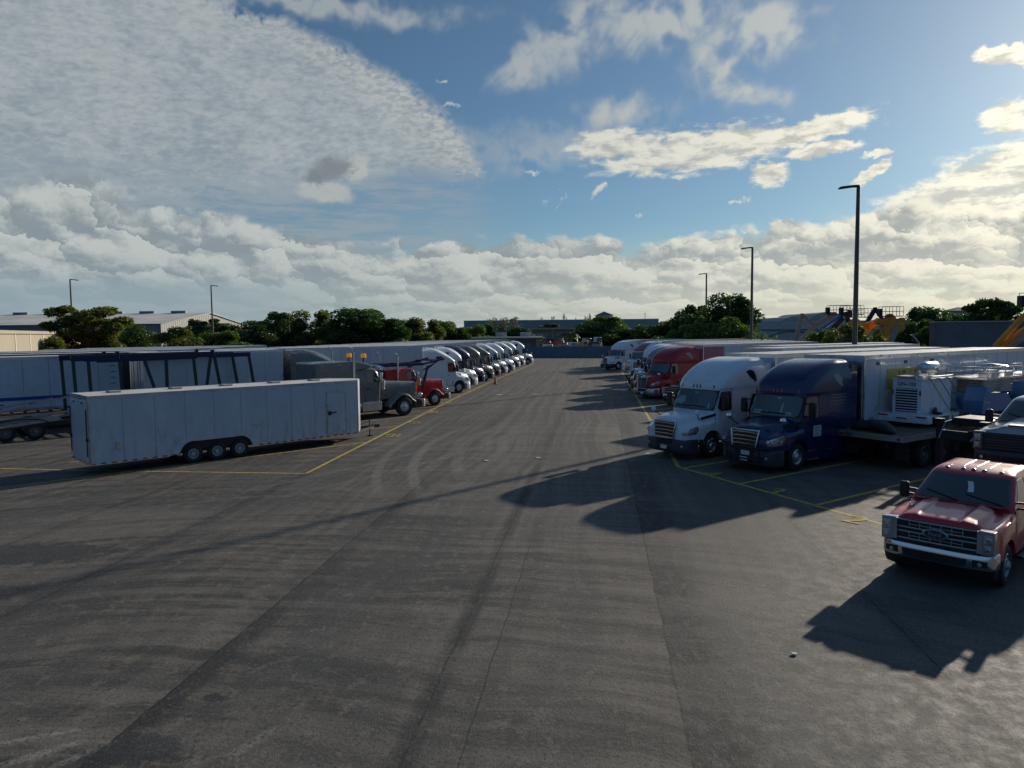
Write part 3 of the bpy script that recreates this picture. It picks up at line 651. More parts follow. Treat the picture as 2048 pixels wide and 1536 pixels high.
# ============================================================ dry van trailer
def van_trailer(label, loc, rz, L=16.15, sc_=1.0, group=None, side=None, ribs=False, gear=True, seams=1.22, copy_of=None, z0=1.15, name='box_trailer'):
    t = thing(name, label, 'trailer', loc, rz, group); t.scale = (sc_,) * 3
    side = side or trailer_white; W = 1.3; H = 4.11
    b = MB(); b.box(0, L, -W, W, z0, H - .02)
    k = seams
    while k < L - .3:
        for sg in (-1, 1): b.box(k - .012, k + .012, sg * (W - .01), sg * (W + .005), z0 + .16, H - .16, 1)
        k += seams
    body = b.build('body', [side, mat('seam_grey', (.24, .27, .31), .5)], t, 0)
    b = MB(); n = 14       # roof skin with shallow sag
    b.loft([[(.02 + (L - .04) * i / 40, y, H - .004 + .012 * math.cos(y / W * 1.5) + .004 * math.sin(i * 2.3)) for y in [(-W + .03) + (2 * W - .06) * k / 6 for k in range(7)]] for i in range(41)], False, False)
    b.build('roof', roof_white, t, 60)
    b = MB()
    for sg in (-1, 1):
        b.box(-.012, L + .012, sg * (W - .02), sg * (W + .014), H - .16, H + .006); b.box(-.012, L + .012, sg * (W - .02), sg * (W + .014), z0 - .02, z0 + .16)
        b.box(-.014, .07, sg * (W - .09), sg * (W + .016), z0 - .02, H + .003)
        b.box(L - .09, L + .016, sg * (W - .09), sg * (W + .016), z0 - .02, H + .003)
    b.box(-.013, .02, -W, W, H - .16, H + .004); b.box(-.013, .02, -W, W, z0, z0 + .12)
    b.build('rail', alu if side is not frame_black else frame_black, t, 0)
    if ribs:
        b = MB(); z = z0 + .3
        while z < H - .25:
            for sg in (-1, 1): b.box(.1, L - .1, sg * (W - .01), sg * (W + .012), z, z + .03)
            z += .17
        b.build('rib', side, body, 0)
    if gear:
        b = MB()
        for sg in (-1, 1):
            b.box(2.5, 2.62, sg * .75, sg * .87, .35, z0); b.box(2.42, 2.7, sg * .7, sg * .92, .0, .06); b.box(2.53, 2.59, sg * .78, sg * .84, .05, .4)
            b.box(L - 4.2, L - .2, sg * .42, sg * .52, .85, z0)
        for x in (L - 3.35, L - 2.1): b.tube([(x, -1, .51), (x, 1, .51)], .07); b.box(x - .1, x + .1, -.5, .5, .5, .9)
        k = .6
        while k < L: b.box(k, k + .05, -W + .02, W - .02, z0 - .12, z0 - .02); k += .6
        b.box(L - .1, L, -W + .1, W - .1, .5, .6)
        for sg in (-1, 1): b.box(L - .1, L - .02, sg * .6, sg * .7, .5, z0)
        b.build('undercarriage', frame_black, t, 0)
        for sg in (-1, 1):
            for x in (L - 3.35, L - 2.1): wheel(t, x, sg * 1.12, sg, RIM_B)
    b = MB(); b.box(L + .002, L + .03, -W + .1, -.015, z0 + .1, H - .2); b.box(L + .002, L + .03, .015, W - .1, z0 + .1, H - .2); dr = b.build('rear_door', side, t, 0)
    b = MB()
    for y in (-.85, -.4, .4, .85): b.tube([(L + .05, y, z0 + .05), (L + .05, y, H - .2)], .018, 6)
    b.build('lock_rod', galv, dr, 30)
    b = MB()
    for sg in (-1, 1):
        for x in (.3, L / 2, L - .3): b.box(x, x + .08, sg * W, sg * (W + .02), z0 + .04, z0 + .09)
        for i in range(int(L / 1.4)): b.box(.4 + i * 1.4, .7 + i * 1.4, sg * W, sg * (W + .0155), z0 - .0, z0 + .05)
    b.build('reflective_tape', red_lens, t, 0)
    return t
def text_on(parent, s, size, origin, xdir, updir, m_, name='lettering', align='CENTER'):
    xd = Vector(xdir).normalized(); ud = Vector(updir).normalized(); zd = xd.cross(ud)
    X = Matrix.Identity(4)
    for i, v in enumerate((xd, ud, zd)):
        for j in range(3): X[j][i] = v[j]
    X.translation = Vector(origin)
    b = MB(); b.text(s, size, X, 0, .002, align); return b.build(name, m_, parent, 0, recalc=False)
# ============================================================ pickup
PTY = tyre_mesh(.42, .27, .24); PRIM = rim_mesh(.24, .27, 'rear', alu, black); PRIMF = rim_mesh(.24, .27, 'front', galv, black)
dark_lamp = mat('lamp_smoked', (.10, .11, .12), .15, .5, coat=1.0, var=.5, vscale=14)
def pickup(label, paint, loc, rz, style, group=None):
    t = thing('pickup_truck', label, 'pickup', loc, rz, group)
    C = Cab([(.5, 1.60, 4.15, 1.0, .1, .05), (1.1, 1.55, 4.15, 1.01, .1, .05), (1.38, 1.52, 4.15, .97, .12, .12), (1.42, 1.50, 4.12, .95, .16, .16), (1.92, 2.28, 3.98, .80, .18, .16), (1.97, 2.42, 3.95, .76, .2, .18), (2.01, 2.62, 3.88, .70, .2, .2), (2.025, 2.9, 3.8, .55, .2, .2)])
    b = MB(); C.body(b, [.5, .8, 1.1, 1.25, 1.38, 1.42, 1.55, 1.7, 1.85, 1.92, 1.97, 2.0, 2.015, 2.025]); cb = b.build('cab', paint, t, 40)
    AX, AR, za = .98, .52, .42; HX = 1.6
    zf0 = 1.26
    W = [(.08, .93), (.13, .97), (.2, .99), (.5, 1.01), (HX, 1.01)]; ZT = [(.08, 1.25), (.11, 1.295), (.16, 1.325), (.25, 1.345), (.6, 1.375), (1.1, 1.41), (HX, 1.44)]
    xs = sorted(set([.08, .11, .16, .22, .3, .38, HX, 1.55] + [round(AX - AR * math.cos(R(a)), 4) for a in range(0, 181, 12)])); loops = []
    for x in xs:
        wv, zt = itp(W, x), itp(ZT, x); zb = .72 if x < AX else .5
        if abs(x - AX) <= AR + 1e-4: zb = max(.5 if x > AX else .62, za + math.sqrt(max(0, AR ** 2 - (x - AX) ** 2)))
        fl = .03 if abs(x - AX) < AR + .05 else 0
        half = [(wv + fl, zb), (wv + fl * .7, (zb + zt) / 2 + .1), (wv - .01, zt - .13), (wv - .08, zt - .07)] + ([(.74, zt - .085), (.66, zt - .01), (.52, zt + .012), (.40, zt + .03), (.36, zt - .004), (.2, zt), (0, zt + .004)] if style != 'silver' else [(.74, zt - .04), (.60, zt + .0), (.50, zt + .03), (.44, zt + .07), (.36, zt + .085), (.2, zt + .088), (0, zt + .09)])
        half = chaikin(half, 2); loops.append([(x, y, z) for y, z in half] + [(x, -y, z) for y, z in reversed(half[:-1])])
    b.__init__(); b.loft(loops, False, False); b.loft([loops[0]], True, True); hood = b.build('hood', paint, t, 42)
    b = MB(); b.box(.5, 1.55, -.75, .75, .45, 1.1); b.build('engine_bay', black, t, 0)
    # roof ribs and cab lamps
    if style != 'black':
        b = MB()
        for y in (-.5, -.25, 0, .25, .5): b.tube([(2.75, y, 2.012 - .02 * abs(y)), (3.0, y, 2.024 - .025 * abs(y)), (3.75, y, 2.022 - .025 * abs(y))], .014, 6)
        b.build('roof_rib', paint, cb, 60)
        for y in (-.52, -.2, 0, .2, .52):
            z = 1.995 - .03 * abs(y); b = MB(); b.lathe([(.05, 0), (.045, .03), (.015, .045)], 'z', (2.52 + .05 * abs(y), y, z - .01), 10); b.build('marker_light', maroon_paint, t, 30)
    # grille
    b = MB(); b.box(.02, .10, -.95, .95, .80, 1.24); gr = b.build('grille', black, t, 0, .01)
    b = MB()
    if style == 'red':
        for za_, zb_ in ((1.09, 1.235), (.86, 1.0)):
            y0 = .72
            for z in (za_, zb_): b.tube([(.0 + .03 * (abs(y) / .7) ** 2, y, z) for y in [-y0 + 2 * y0 * k / 8 for k in range(9)]], .016, 6)
            for y in (-y0, -.47, -.28, -.09, .10, .29, .48, y0): b.tube([(.005, y, za_), (.005, y, zb_)], .010, 5)
            for s_ in (-1, 1): b.beam((.0, s_ * .47, (za_ + zb_) / 2), (.0, -s_ * .0, (za_ + zb_) / 2), .012, .014)
        for s_ in (-1, 1): b.box(-.005, .06, s_ * .71, s_ * .80, .82, 1.25)
        b.build('grille_bars', galv, gr, 30)
        b = MB(); b.lathe([(0, -.035), (.2, -.03), (.235, -.01), (.235, .02)], 'x', (-.01, 0, 0), 28)
        b.v = [(x, y, 1.05 + z * .42) for x, y, z in b.v]; em = b.build('emblem', galv, gr, 30)
        b = MB(); b.lathe([(0, -.038), (.195, -.034), (.2, -.02)], 'x', (-.012, 0, 0), 28); b.v = [(x, y, 1.05 + z * .40) for x, y, z in b.v]; b.build('emblem_field', mat('emblem_blue', (.02, .035, .07), .3), em, 30)
        text_on(em, 'Ford', .12, (-.055, 0, 1.01), (0, -1, 0), (0, 0, 1), galv)
    elif style == 'silver':
        for z in (.86, .93, 1.0, 1.14, 1.2): b.beam((.01, -.72, z), (.01, .72, z), .02, .03)
        b.box(-.01, .03, -.72, .72, 1.04, 1.09); b.build('grille_bars', dark_grey, gr, 0)
        b = MB(); b.box(.2, .9, -.3, .3, 1.43, 1.455); b.box(.18, .2, -.28, .28, 1.41, 1.45); b.build('hood_scoop', dark_grey, hood, 0, .02)
    else:
        for z in (.84, .98, 1.12, 1.24): b.beam((.0, -.7, z), (.0, .7, z), .03, .04)
        for s_ in (-1, 1): b.beam((.0, s_ * .72, .82), (.0, s_ * .72, 1.26), .04, .05)
        b.build('grille_bars', chrome, gr, 0, .01)
    for sg in (-1, 1):
        b = MB()
        pl = [(.78, .80), (1.0, .80), (1.0, 1.26), (.74, 1.27), (.70, 1.22), (.78, 1.2)]
        b.prism([(sg * y, z) for y, z in pl], 'yz', -.012, .18); hl = b.build('headlight', silver_paint if style == 'red' else (dark_lamp if style == 'silver' else lamp_glass), t, 0, .012)
        b = MB()
        for z0, z1 in ((1.03, 1.20), (.85, .99)): b.box(-.02, .0, sg * .83, sg * .97, z0, z1)
        b.build('lens', lamp_glass, hl, 0, .02)
        if style != 'black':
            for z in (1.12, .92): b = MB(); b.lathe([(0, -.03), (.035, -.028), (.045, -.01)], 'x', (-.01, sg * .90, z), 12); b.build('bulb', chrome, hl, 30)
        # door glass, seams, mirrors
        b = MB(); pts = lambda pl: [(x, z) for x, z in pl]
        def yv(z): return C.at(z)[2]
        def quad(pl, off): b.loft([[(x, sg * (yv(z) + off), z) for x, z in pl], [(x, sg * (yv(z) + off - .012), z) for x, z in pl]], True, True)
        quad([(1.98, 1.46), (2.42, 1.85), (2.48, 1.88), (2.88, 1.88), (2.88, 1.46)], .006); quad([(2.96, 1.46), (2.96, 1.88), (3.62, 1.87), (3.80, 1.46)], .006)
        b.build('side_window', glass, t, 0)
        b = MB()
        for x in (1.66, 2.92, 3.85): b.beam((x, sg * (yv(.6) + .002), .55), (x, sg * (yv(1.35) + .002), 1.38), .012, .012)
        b.beam((1.66, sg * 1.005, .55), (3.85, sg * 1.005, .55), .012, .012)
        for x in (2.68, 3.6): b.beam((x, sg * 1.02, 1.22), (x + .18, sg * 1.02, 1.22), .03, .03)
        b.build('door_seam', black, t, 0)
        b = MB(); b.box(1.86, 1.98, sg * 1.10, sg * 1.30, 1.30, 1.66); mm = b.build('mirror', black, t, 0, .05, 3)
        b = MB(); b.beam((1.94, sg * .96, 1.38), (1.92, sg * 1.14, 1.40), .05, .04); b.beam((1.94, sg * .93, 1.5), (1.92, sg * 1.14, 1.52), .05, .04); b.build('mirror_arm', silver_paint if style == 'silver' else black, mm, 0)
        b = MB(); b.box(1.985, 1.99, sg * 1.12, sg * 1.28, 1.33, 1.63); b.build('mirror_glass', chrome, mm, 0)
        b = MB(); b.box(1.7, 4.1, sg * .95, sg * 1.13, .40, .46); b.build('running_board', black, t, 0, .02)
    # bumper and air dam
    b = MB()
    def ring(z, o): 
        h = chaikin([(-.10 + o, 0), (-.10 + o, .55), (-.04 + o, .85), (.06 + o, .99), (.34, 1.03 - o * .3)], 2); return [(x, -y, z) for x, y in reversed(h)][:-1] + [(x, y, z) for x, y in h]
    b.loft([ring(.50, .03), ring(.54, 0), ring(.70, -.0), ring(.78, .02), ring(.80, .08)], True, True)
    bp_ = b.build('bumper', chrome if style != 'silver' else dark_grey, t, 40)
    b = MB()
    for pl in ([(-.55, .55), (-.42, .53), (.42, .53), (.55, .55), (.58, .69), (-.58, .69)],):
        b.prism(pl, 'yz', -.112, -.09)
    for sg in (-1, 1): b.loft([[(-.09 + .0, sg * .66, .56), (-.02, sg * .90, .57), (-.02, sg * .90, .68), (-.09, sg * .66, .70)], [(.0, sg * .66, .56), (.06, sg * .90, .57), (.06, sg * .90, .68), (.0, sg * .66, .70)]], True, True)
    b.build('bumper_insert', black, bp_, 0)
    b = MB()
    for sg in (-1, 1): b.lathe([(0, -.03), (.04, -.025), (.045, 0)], 'x', (-.06, sg * .78, .62), 12)
    b.build('fog_lamp', lamp_glass, bp_, 30)
    b = MB(); b.loft([ring(.28, .18), ring(.36, .10), ring(.50, .035)], True, True); b.build('air_dam', black, t, 40)
    # glass
    b = MB(); C.patch(b, 1.455, 1.905, -.49, .49, .008, 8, 20, 0, .06); ws = b.build('windshield', glass, t, 60, recalc=False)
    b = MB()
    for y0 in (-.8, .05): b.tube([C.pt(1.46 + .03 * k, (y0 + .72 * k / 4) * .49, .02) for k in range(5)], .013, 5)
    b.build('wiper', black, ws, 30)
    b = MB(); b.box(1.40, 1.52, -.8, .8, 1.425, 1.445); b.build('cowl', black, hood, 0)
    if style == 'red':
        b = MB(); b.loft([[C.pt(1.62 + .18 * k / 4, -.02 - .05 * math.cos(k / 3) + dx, .012) for dx in (-.03, .03)] for k in range(5)], False, False); b.build('paper', white_plate, ws, 0, recalc=False)
    # bed and wheels
    b = MB(); b.prism([(4.2, .6), (4.55, .6)] + [(5.05 - .5 * math.cos(R(a)), .5 + .45 * math.sin(R(a))) for a in range(20, 161, 14)] + [(5.55, .6), (6.4, .6), (6.4, 1.40), (4.2, 1.40)], 'xz', -1.0, -.9)
    b.prism([(4.2, .6), (4.55, .6)] + [(5.05 - .5 * math.cos(R(a)), .5 + .45 * math.sin(R(a))) for a in range(20, 161, 14)] + [(5.55, .6), (6.4, .6), (6.4, 1.40), (4.2, 1.40)], 'xz', .9, 1.0)
    b.box(4.2, 4.26, -.9, .9, .6, 1.4); b.box(6.34, 6.4, -.9, .9, .6, 1.4); b.box(4.2, 6.4, -.9, .9, .78, .84); b.build('bed', paint, t, 0, .01)
    b = MB(); b.box(.4, 6.3, -.5, -.4, .38, .55); b.box(.4, 6.3, .4, .5, .38, .55); b.tube([(AX, -.8, .42), (AX, .8, .42)], .06); b.tube([(5.05, -.8, .42), (5.05, .8, .42)], .06); b.build('chassis', frame_black, t, 0)
    for sg in (-1, 1):
        wheel(t, AX, sg * .88, sg, PRIMF if style == 'red' else PRIM, r=.42, ty=PTY); wheel(t, 5.05, sg * .88, sg, PRIM, r=.42, ty=PTY)
    return t

# ============================================================ enclosed triple-axle cargo trailer (front at x=0)
def cargo_trailer(label, loc, rz, L):
    t = thing('cargo_trailer', label, 'cargo trailer', loc, rz)
    W, H, Z = 1.24, 2.98, .42; wx = [L - 3.70 - .96 * k for k in range(3)]
    b = MB(); b.box(0, L, -W, W, .98, H - .03)
    for k in range(1, 10):
        x = L * k / 10; z0 = 1.0 if wx[2] - .6 < x < wx[0] + .6 else Z
        for sg in (-1, 1): b.box(x - .008, x + .008, sg * (W - .01), sg * (W + .004), z0 + .03, H - .11, 1)
    body = b.build('body', [van_white, mat('seam_grey', (.24, .27, .31), .5)], t, 0)
    b = MB()
    for sg in (-1, 1):
        pl = [(0, .98), (0, Z), (wx[2] - .62, Z)]
        pl += [(wx[2] + .46 * math.cos(R(a)) * 1.15, .42 + .5 * math.sin(R(a))) for a in range(165, 60, -15)]
        pl += [(wx[0] + .46 * math.cos(R(a)) * 1.15, .42 + .5 * math.sin(R(a))) for a in range(105, 10, -15)]
        pl += [(wx[0] + .62, Z), (L, Z), (L, .98)]
        b.prism(pl, 'xz', sg * (W - .03), sg * (W - .002))
    b.build('side_panel', van_white, t, 0)
    b = MB(); b.box(.05, L - .05, -W + .2, W - .2, Z + .02, .96); b.box(wx[2] - .5, wx[0] + .5, -W + .1, W - .1, .55, .97)
    for x in wx: b.tube([(x, -1.1, .38), (x, 1.1, .38)], .05)
    b.build('underframe', frame_black, t, 0)
    b = MB()      # wedge nose
    for z0, z1 in ((Z, H - .03),): b.loft([[(0, -W, z0), (-.75, -.25, z0), (-.75, .25, z0), (0, W, z0)], [(0, -W, z1), (-.75, -.25, z1), (-.75, .25, z1), (0, W, z1)]], True, True)
    b.build('nose', van_white, t, 0, .02)
    b = MB(); b.loft([[(x, y, H - .025 + .03 * math.cos(y / W * 1.5)) for y in (-W, -.8, -.4, 0, .4, .8, W)] for x in [k * L / 12 for k in range(13)]], False, False)
    b.loft([[(0, -W, H - .02), (-.75, -.25, H - .02)], [(0, W, H - .02), (-.75, .25, H - .02)]], False, False); b.build('roof', roof_white, t, 60, recalc=False)
    b = MB()
    for sg in (-1, 1):
        b.box(-.005, L + .01, sg * (W - .02), sg * (W + .012), H - .11, H - .005); b.box(L - .06, L + .012, sg * (W - .02), sg * (W + .014), Z - .02, H - .01)
        b.box(-.02, .035, sg * (W - .02), sg * (W + .01), Z, H - .01)
    b.box(L - .02, L + .014, -W, W, H - .16, H - .004); b.build('trim', alu, t, 0)
    # side door
    b = MB(); x0, x1, z0, z1 = .68, 1.62, .60, 2.46
    b.box(x0, x1, W, W + .018, z0, z1); d = b.build('door', van_white, t, 0, .005)
    b = MB()
    for q in ((x0 - .05, x0, z0 - .05, z1 + .05), (x1, x1 + .05, z0 - .05, z1 + .05), (x0, x1, z1, z1 + .05), (x0, x1, z0 - .05, z0)): b.box(q[0], q[1], W, W + .03, q[2], q[3])
    b.build('door_frame', alu, d, 0)
    b = MB(); b.beam((x1 - .05, W + .05, 1.50), (x1 - .42, W + .06, 1.55), .03, .05); b.box(x1 - .16, x1 - .02, W + .02, W + .06, 1.42, 1.60); b.build('handle', black, d, 0)
    for z in (1.05, 1.86): b = MB(); b.box(x1 - .03, x1 + .1, W + .02, W + .05, z - .06, z + .06); b.build('hinge', galv, d, 0)
    # rear ramp door
    b = MB(); b.box(L, L + .03, -W + .08, W - .08, Z + .08, H - .2); rd = b.build('ramp_door', van_white, t, 0, .01)
    for sg in (-1, 1): b = MB(); b.tube([(L + .06, sg * (W - .13), Z + .3), (L + .06, sg * (W - .13), H - .5)], .02, 6); b.box(L + .03, L + .09, sg * (W - .2), sg * (W - .05), 1.3, 1.4); b.box(L + .03, L + .06, sg * .55 - .05, sg * .55 + .05, H - .33, H - .26); b.build('latch', black, rd, 30)
    for k in range(8): b = MB(); b.box(L + .012, L + .03, -1.0 + k * .27, -.9 + k * .27, Z - .02, Z + .05); b.build('hinge', galv, rd, 0)
    b = MB()
    for sg in (-1, 1):
        k = 0
        while .1 + k * .36 < L - .1:
            x = .1 + k * .36; k += 1
            if wx[2] - .9 < x < wx[0] + .55: continue
            b.box(x, x + .17, sg * (W - .01), sg * (W + .006), Z - .005, Z + .045)
    b.build('reflective_tape', mat('reflector_dull_red', (.20, .04, .035), .4), t, 0)
    for q in ((L - 1.05, L - .86, W, W + .04, .92, 1.20), (L / 2 - .9, L / 2 - .5, W, W + .02, 1.28, 1.36), (L / 2 - 2.05, L / 2 - 1.9, W, W + .02, .62, .72)): b = MB(); b.box(*q); b.build('hatch', alu, t, 0, .01)
    for x in (1.6, 3.6, 5.8, 7.9, 10.2): b = MB(); b.prism([(x - .22, -.25), (x + .22, -.25), (x + .22, .25), (x - .22, .25)], 'xy', H, H + .07); b.build('roof_vent', mat('vent_grey', (.3, .3, .28), .6), t, 0, .03)
    b = MB()
    for sg in (-1, 1): b.beam((-.2, sg * .7, .40), (-1.75, 0, .46), .08, .12)
    b.tube([(-1.45, .0, .05), (-1.45, .0, .85)], .035, 8); b.box(-1.55, -1.35, -.1, .1, .0, .05); b.box(-2.0, -1.6, -.07, .07, .42, .56); b.tube([(-1.2, -.35, .6), (-1.45, .1, .82)], .015)
    b.build('coupler', frame_black, t, 0)
    me = tyre_mesh(.38, .22, .21); rm = rim_mesh(.21, .22, 'rear', mat('rim_grey', (.42, .45, .47), .4, .3), black)
    for sg in (-1, 1):
        for x in wx: o = inst('wheel', me, t, (x, sg * (W - .13), .38), (0, 0, 0 if sg < 0 else math.pi)); inst('rim', rm, o)
    return t

# ============================================================ high-mount car carrier trailer with blue upper beams (front at x=0)
def car_carrier(label, loc, rz, L=16.5):
    t = thing('car_carrier_trailer', label, 'car carrier', loc, rz); Zt = 4.02
    for sg, m0 in ((-1, 0), (1, 0)):
        b = MB(); y = sg * 1.18
        b.beam((0, y, Zt), (2.3, y, Zt - .02), .14, .26); b.beam((2.3, y, Zt + .06), (9.6, y, Zt + .02), .14, .30); b.beam((3.2, y, Zt - .1), (8.4, y, Zt - .16), .13, .14)
        for x in (2.3, 7.4): b.beam((x, y, Zt - .1), (x, y, Zt + .34), .18, .18)
        b.build('upper_beam', rack_blue, t, 0, .01)
        for x0, x1 in ((.1, -.35), (9.5, 9.4)) if sg < 0 else ((.1, -.35), (2.2, 1.7), (2.4, 2.9), (3.4, 3.2), (4.9, 4.9), (6.1, 5.2), (7.3, 7.2), (8.8, 8.7), (9.5, 9.4)):
            b = MB(); b.beam((x0, y, Zt), (x1, y * .99, .95), .13, .14); b.build('post', rack_green, t, 0)
    b = MB()
    for sg in (-1, 1): b.beam((0, sg * 1.1, .9), (L, sg * 1.1, .72), .16, .22); b.beam((0, sg * .5, .8), (L, sg * .5, .64), .1, .14)
    for k in range(22): b.beam((k * .75, -1.1, .86 - .0085 * k), (k * .75, 1.1, .86 - .0085 * k), .08, .06)
    b.build('lower_deck', frame_black, t, 0)
    for sg in (-1, 1):
        b = MB()
        b.beam((10.2, sg * 1.18, 1.0), (L + 2.0, sg * 1.18, .30), .06, .16); b.beam((10.2, sg * .72, 1.0), (L + 2.0, sg * .72, .30), .06, .16)
        for k in range(26): x = 10.3 + k * .32; b.beam((x, sg * .72, 1.02 - (x - 10.2) * .084), (x, sg * 1.18, 1.02 - (x - 10.2) * .084), .05, .05)
        b.build('ramp', galv, t, 0)
    for sg in (-1, 1):
        for x in (11.3, 12.55): wheel(t, x, sg * 1.05, sg, RIM_B, s=.86, z=.44)
        b = MB(); lo = []
        for k in range(15):
            a = R(k * 180 / 14); cx = 11.92 - 1.35 * math.cos(a); cz = .5 + .62 * math.sin(a) ** .6
            lo.append([(cx, sg * .85, cz), (cx, sg * 1.27, cz), (cx, sg * 1.27, cz - .05), (cx, sg * .85, cz - .05)])
        b.loft(lo, True, True); b.build('fender', black, t, 40)
    for q in (((9.7, 1.1, 1.3), (13.8, 1.1, 1.25)), ((10.0, -1.1, 1.9), (12.9, -1.1, 1.45)), ((12.9, 1.1, 1.5), (9.7, 1.1, 2.1)), ((-.2, 0, 1.05), (.9, 0, 1.05)), ((4.5, -.9, 1.5), (10.2, -.9, 1.1)), ((6, .5, 1.3), (11, .5, 1.0))): b = MB(); b.beam(q[0], q[1], .07, .09); b.build('brace', galv, t, 0)
    b = MB(); 
    for sg in (-1, 1): b.box(1.4, 1.52, sg * .7, sg * .82, 0, .95)
    b.build('landing_leg', frame_black, t, 0)
    return t

# ============================================================ flatbed on the right and what stands on it (rear end at x=0, runs to +x)
def flatbed(label, loc, rz, L=14.5):
    t = thing('flatbed_trailer', label, 'flatbed trailer', loc, rz)
    W, Z = 1.28, 1.28
    b = MB(); b.box(.05, L, -W + .06, W - .06, Z - .06, Z); b.build('deck', wood, t, 0)
    b = MB(); b.box(0, .05, -W, W, Z - .20, Z + .01)
    for sg in (-1, 1): b.box(0.05, L, sg * (W - .06), sg * W, Z - .20, Z + .01)
    b.build('deck_rail', galv, t, 0)
    b = MB(); b.box(-.004, .0, -.55, .35, Z - .17, Z - .05); b.build('reflective_panel', mat('faded_orange', (.32, .22, .08), .6), t, 0)
    text_on(t, '541293', .15, (-.006, .92, Z - .155), (0, -1, 0), (0, 0, 1), black)
    b = MB()
    for sg in (-1, 1): b.box(.3, L, sg * .45, sg * .55, .72, Z - .06)
    for x in (1.6, 2.9): b.tube([(x, -1, .5), (x, 1, .5)], .06)
    k = .5
    while k < L: b.box(k, k + .06, -W + .1, W - .1, Z - .16, Z - .065); k += .6
    for sg in (-1, 1): b.box(.5, .53, sg * .7, sg * 1.2, .35, 1.0); b.box(L - 2.5, L - 2.4, sg * .8, sg * .9, 0, Z - .1)
    b.build('chassis', frame_black, t, 0)
    for sg in (-1, 1):
        for x in (1.6, 2.9): wheel(t, x, sg * 1.08, sg, RIM_B)
        b = MB(); b.lathe([(0, -.03), (.05, -.03), (.05, 0)], 'x', (0, sg * 1.1, Z - .1), 10); b.build('tail_light', red_lens, t, 30)
    return t
def generator(label, loc, rz):
    t = thing('generator_trailer', label, 'generator', loc, rz); z = .42
    b = MB(); b.box(0, 2.3, -.57, .57, z, 1.84); b.box(-.02, 2.32, -.61, .61, 1.84, 1.90); body = b.build('enclosure', white_paint, t, 0, .015)
    b = MB(); b.box(-.008, .0, -.44, .44, .58, 1.52); lo = b.build('radiator_opening', black, body, 0)
    b = MB()
    for k in range(9): b.beam((-.03, -.42, .64 + k * .105), (-.03, .42, .64 + k * .105), .05, .035)
    for sg in (-1, 1): b.box(-.03, .0, sg * .43, sg * .5, .56, 1.56)
    b.build('louvre', white_paint, lo, 0)
    text_on(t, 'GN-102', .22, (-.025, .0, 1.62), (0, -1, 0), (0, 0, 1), dark_grey)
    for q in ((-.04, 0, -.56, -.50, 1.26, 1.44), (-.04, 0, .50, .56, 1.26, 1.44), (-.36, -.34, -.95, -.55, .42, .47), (-.36, -.34, .55, .95, .42, .47), (-.36, -.34, -.2, .2, .34, .39)): b = MB(); b.box(*q); b.build('reflector', red_lens, t, 0)
    b = MB(); b.box(-.35, 2.9, -.62, .62, .28, .42); b.box(-.34, -.02, -1.02, 1.02, .20, .50)
    for sg in (-1, 1): b.box(.1, 2.0, sg * .68, sg * 1.04, .44, .5); b.box(1.3, 1.5, sg * .62, sg * 1.0, .2, .44)
    b.beam((2.9, 0, .35), (3.7, 0, .35), .12, .12); b.build('trailer_frame', white_paint, t, 0, .01)
    for sg in (-1, 1): o = inst('wheel', TY, t, (.75, sg * .84, .30), (0, 0, 0 if sg < 0 else math.pi), (.6, .7, .6)); inst('rim', RIM_B, o)
    b = MB(); b.lathe([(0, -.62), (.12, -.6), (.22, -.45), (.24, -.3), (.24, .5), (.2, .6), (0, .62)], 'x', (1.35, -.1, 2.30), 20); b.box(1.0, 1.1, -.25, .05, 1.9, 2.12); b.box(1.6, 1.7, -.25, .05, 1.9, 2.12); b.build('silencer', chrome if False else alu, t, 40)
    b = MB(); b.box(-.06, .5, -.35, .35, 1.9, 2.0); b.tube([(.3, .6, 1.98), (2.3, .6, 1.98)], .02); b.tube([(.3, -.6, 1.98), (2.3, -.6, 1.98)], .02)
    b.build('roof_rack', galv, t, 0)
    b = MB(); b.lathe([(.14, -.02), (.17, 0), (.14, .02)], 'y', (.9, -.66, .6), 14); b.build('hose_coil', black, t, 40)
    return t
def strap(label, a, c_, p, m_):
    b = MB(); b.beam(a, c_, .06, .012); b.beam(c_, p, .06, .012); o = b.build('strap', m_, None, 0); return tag(o, label, 'strap', 'tie-down straps over the generator')
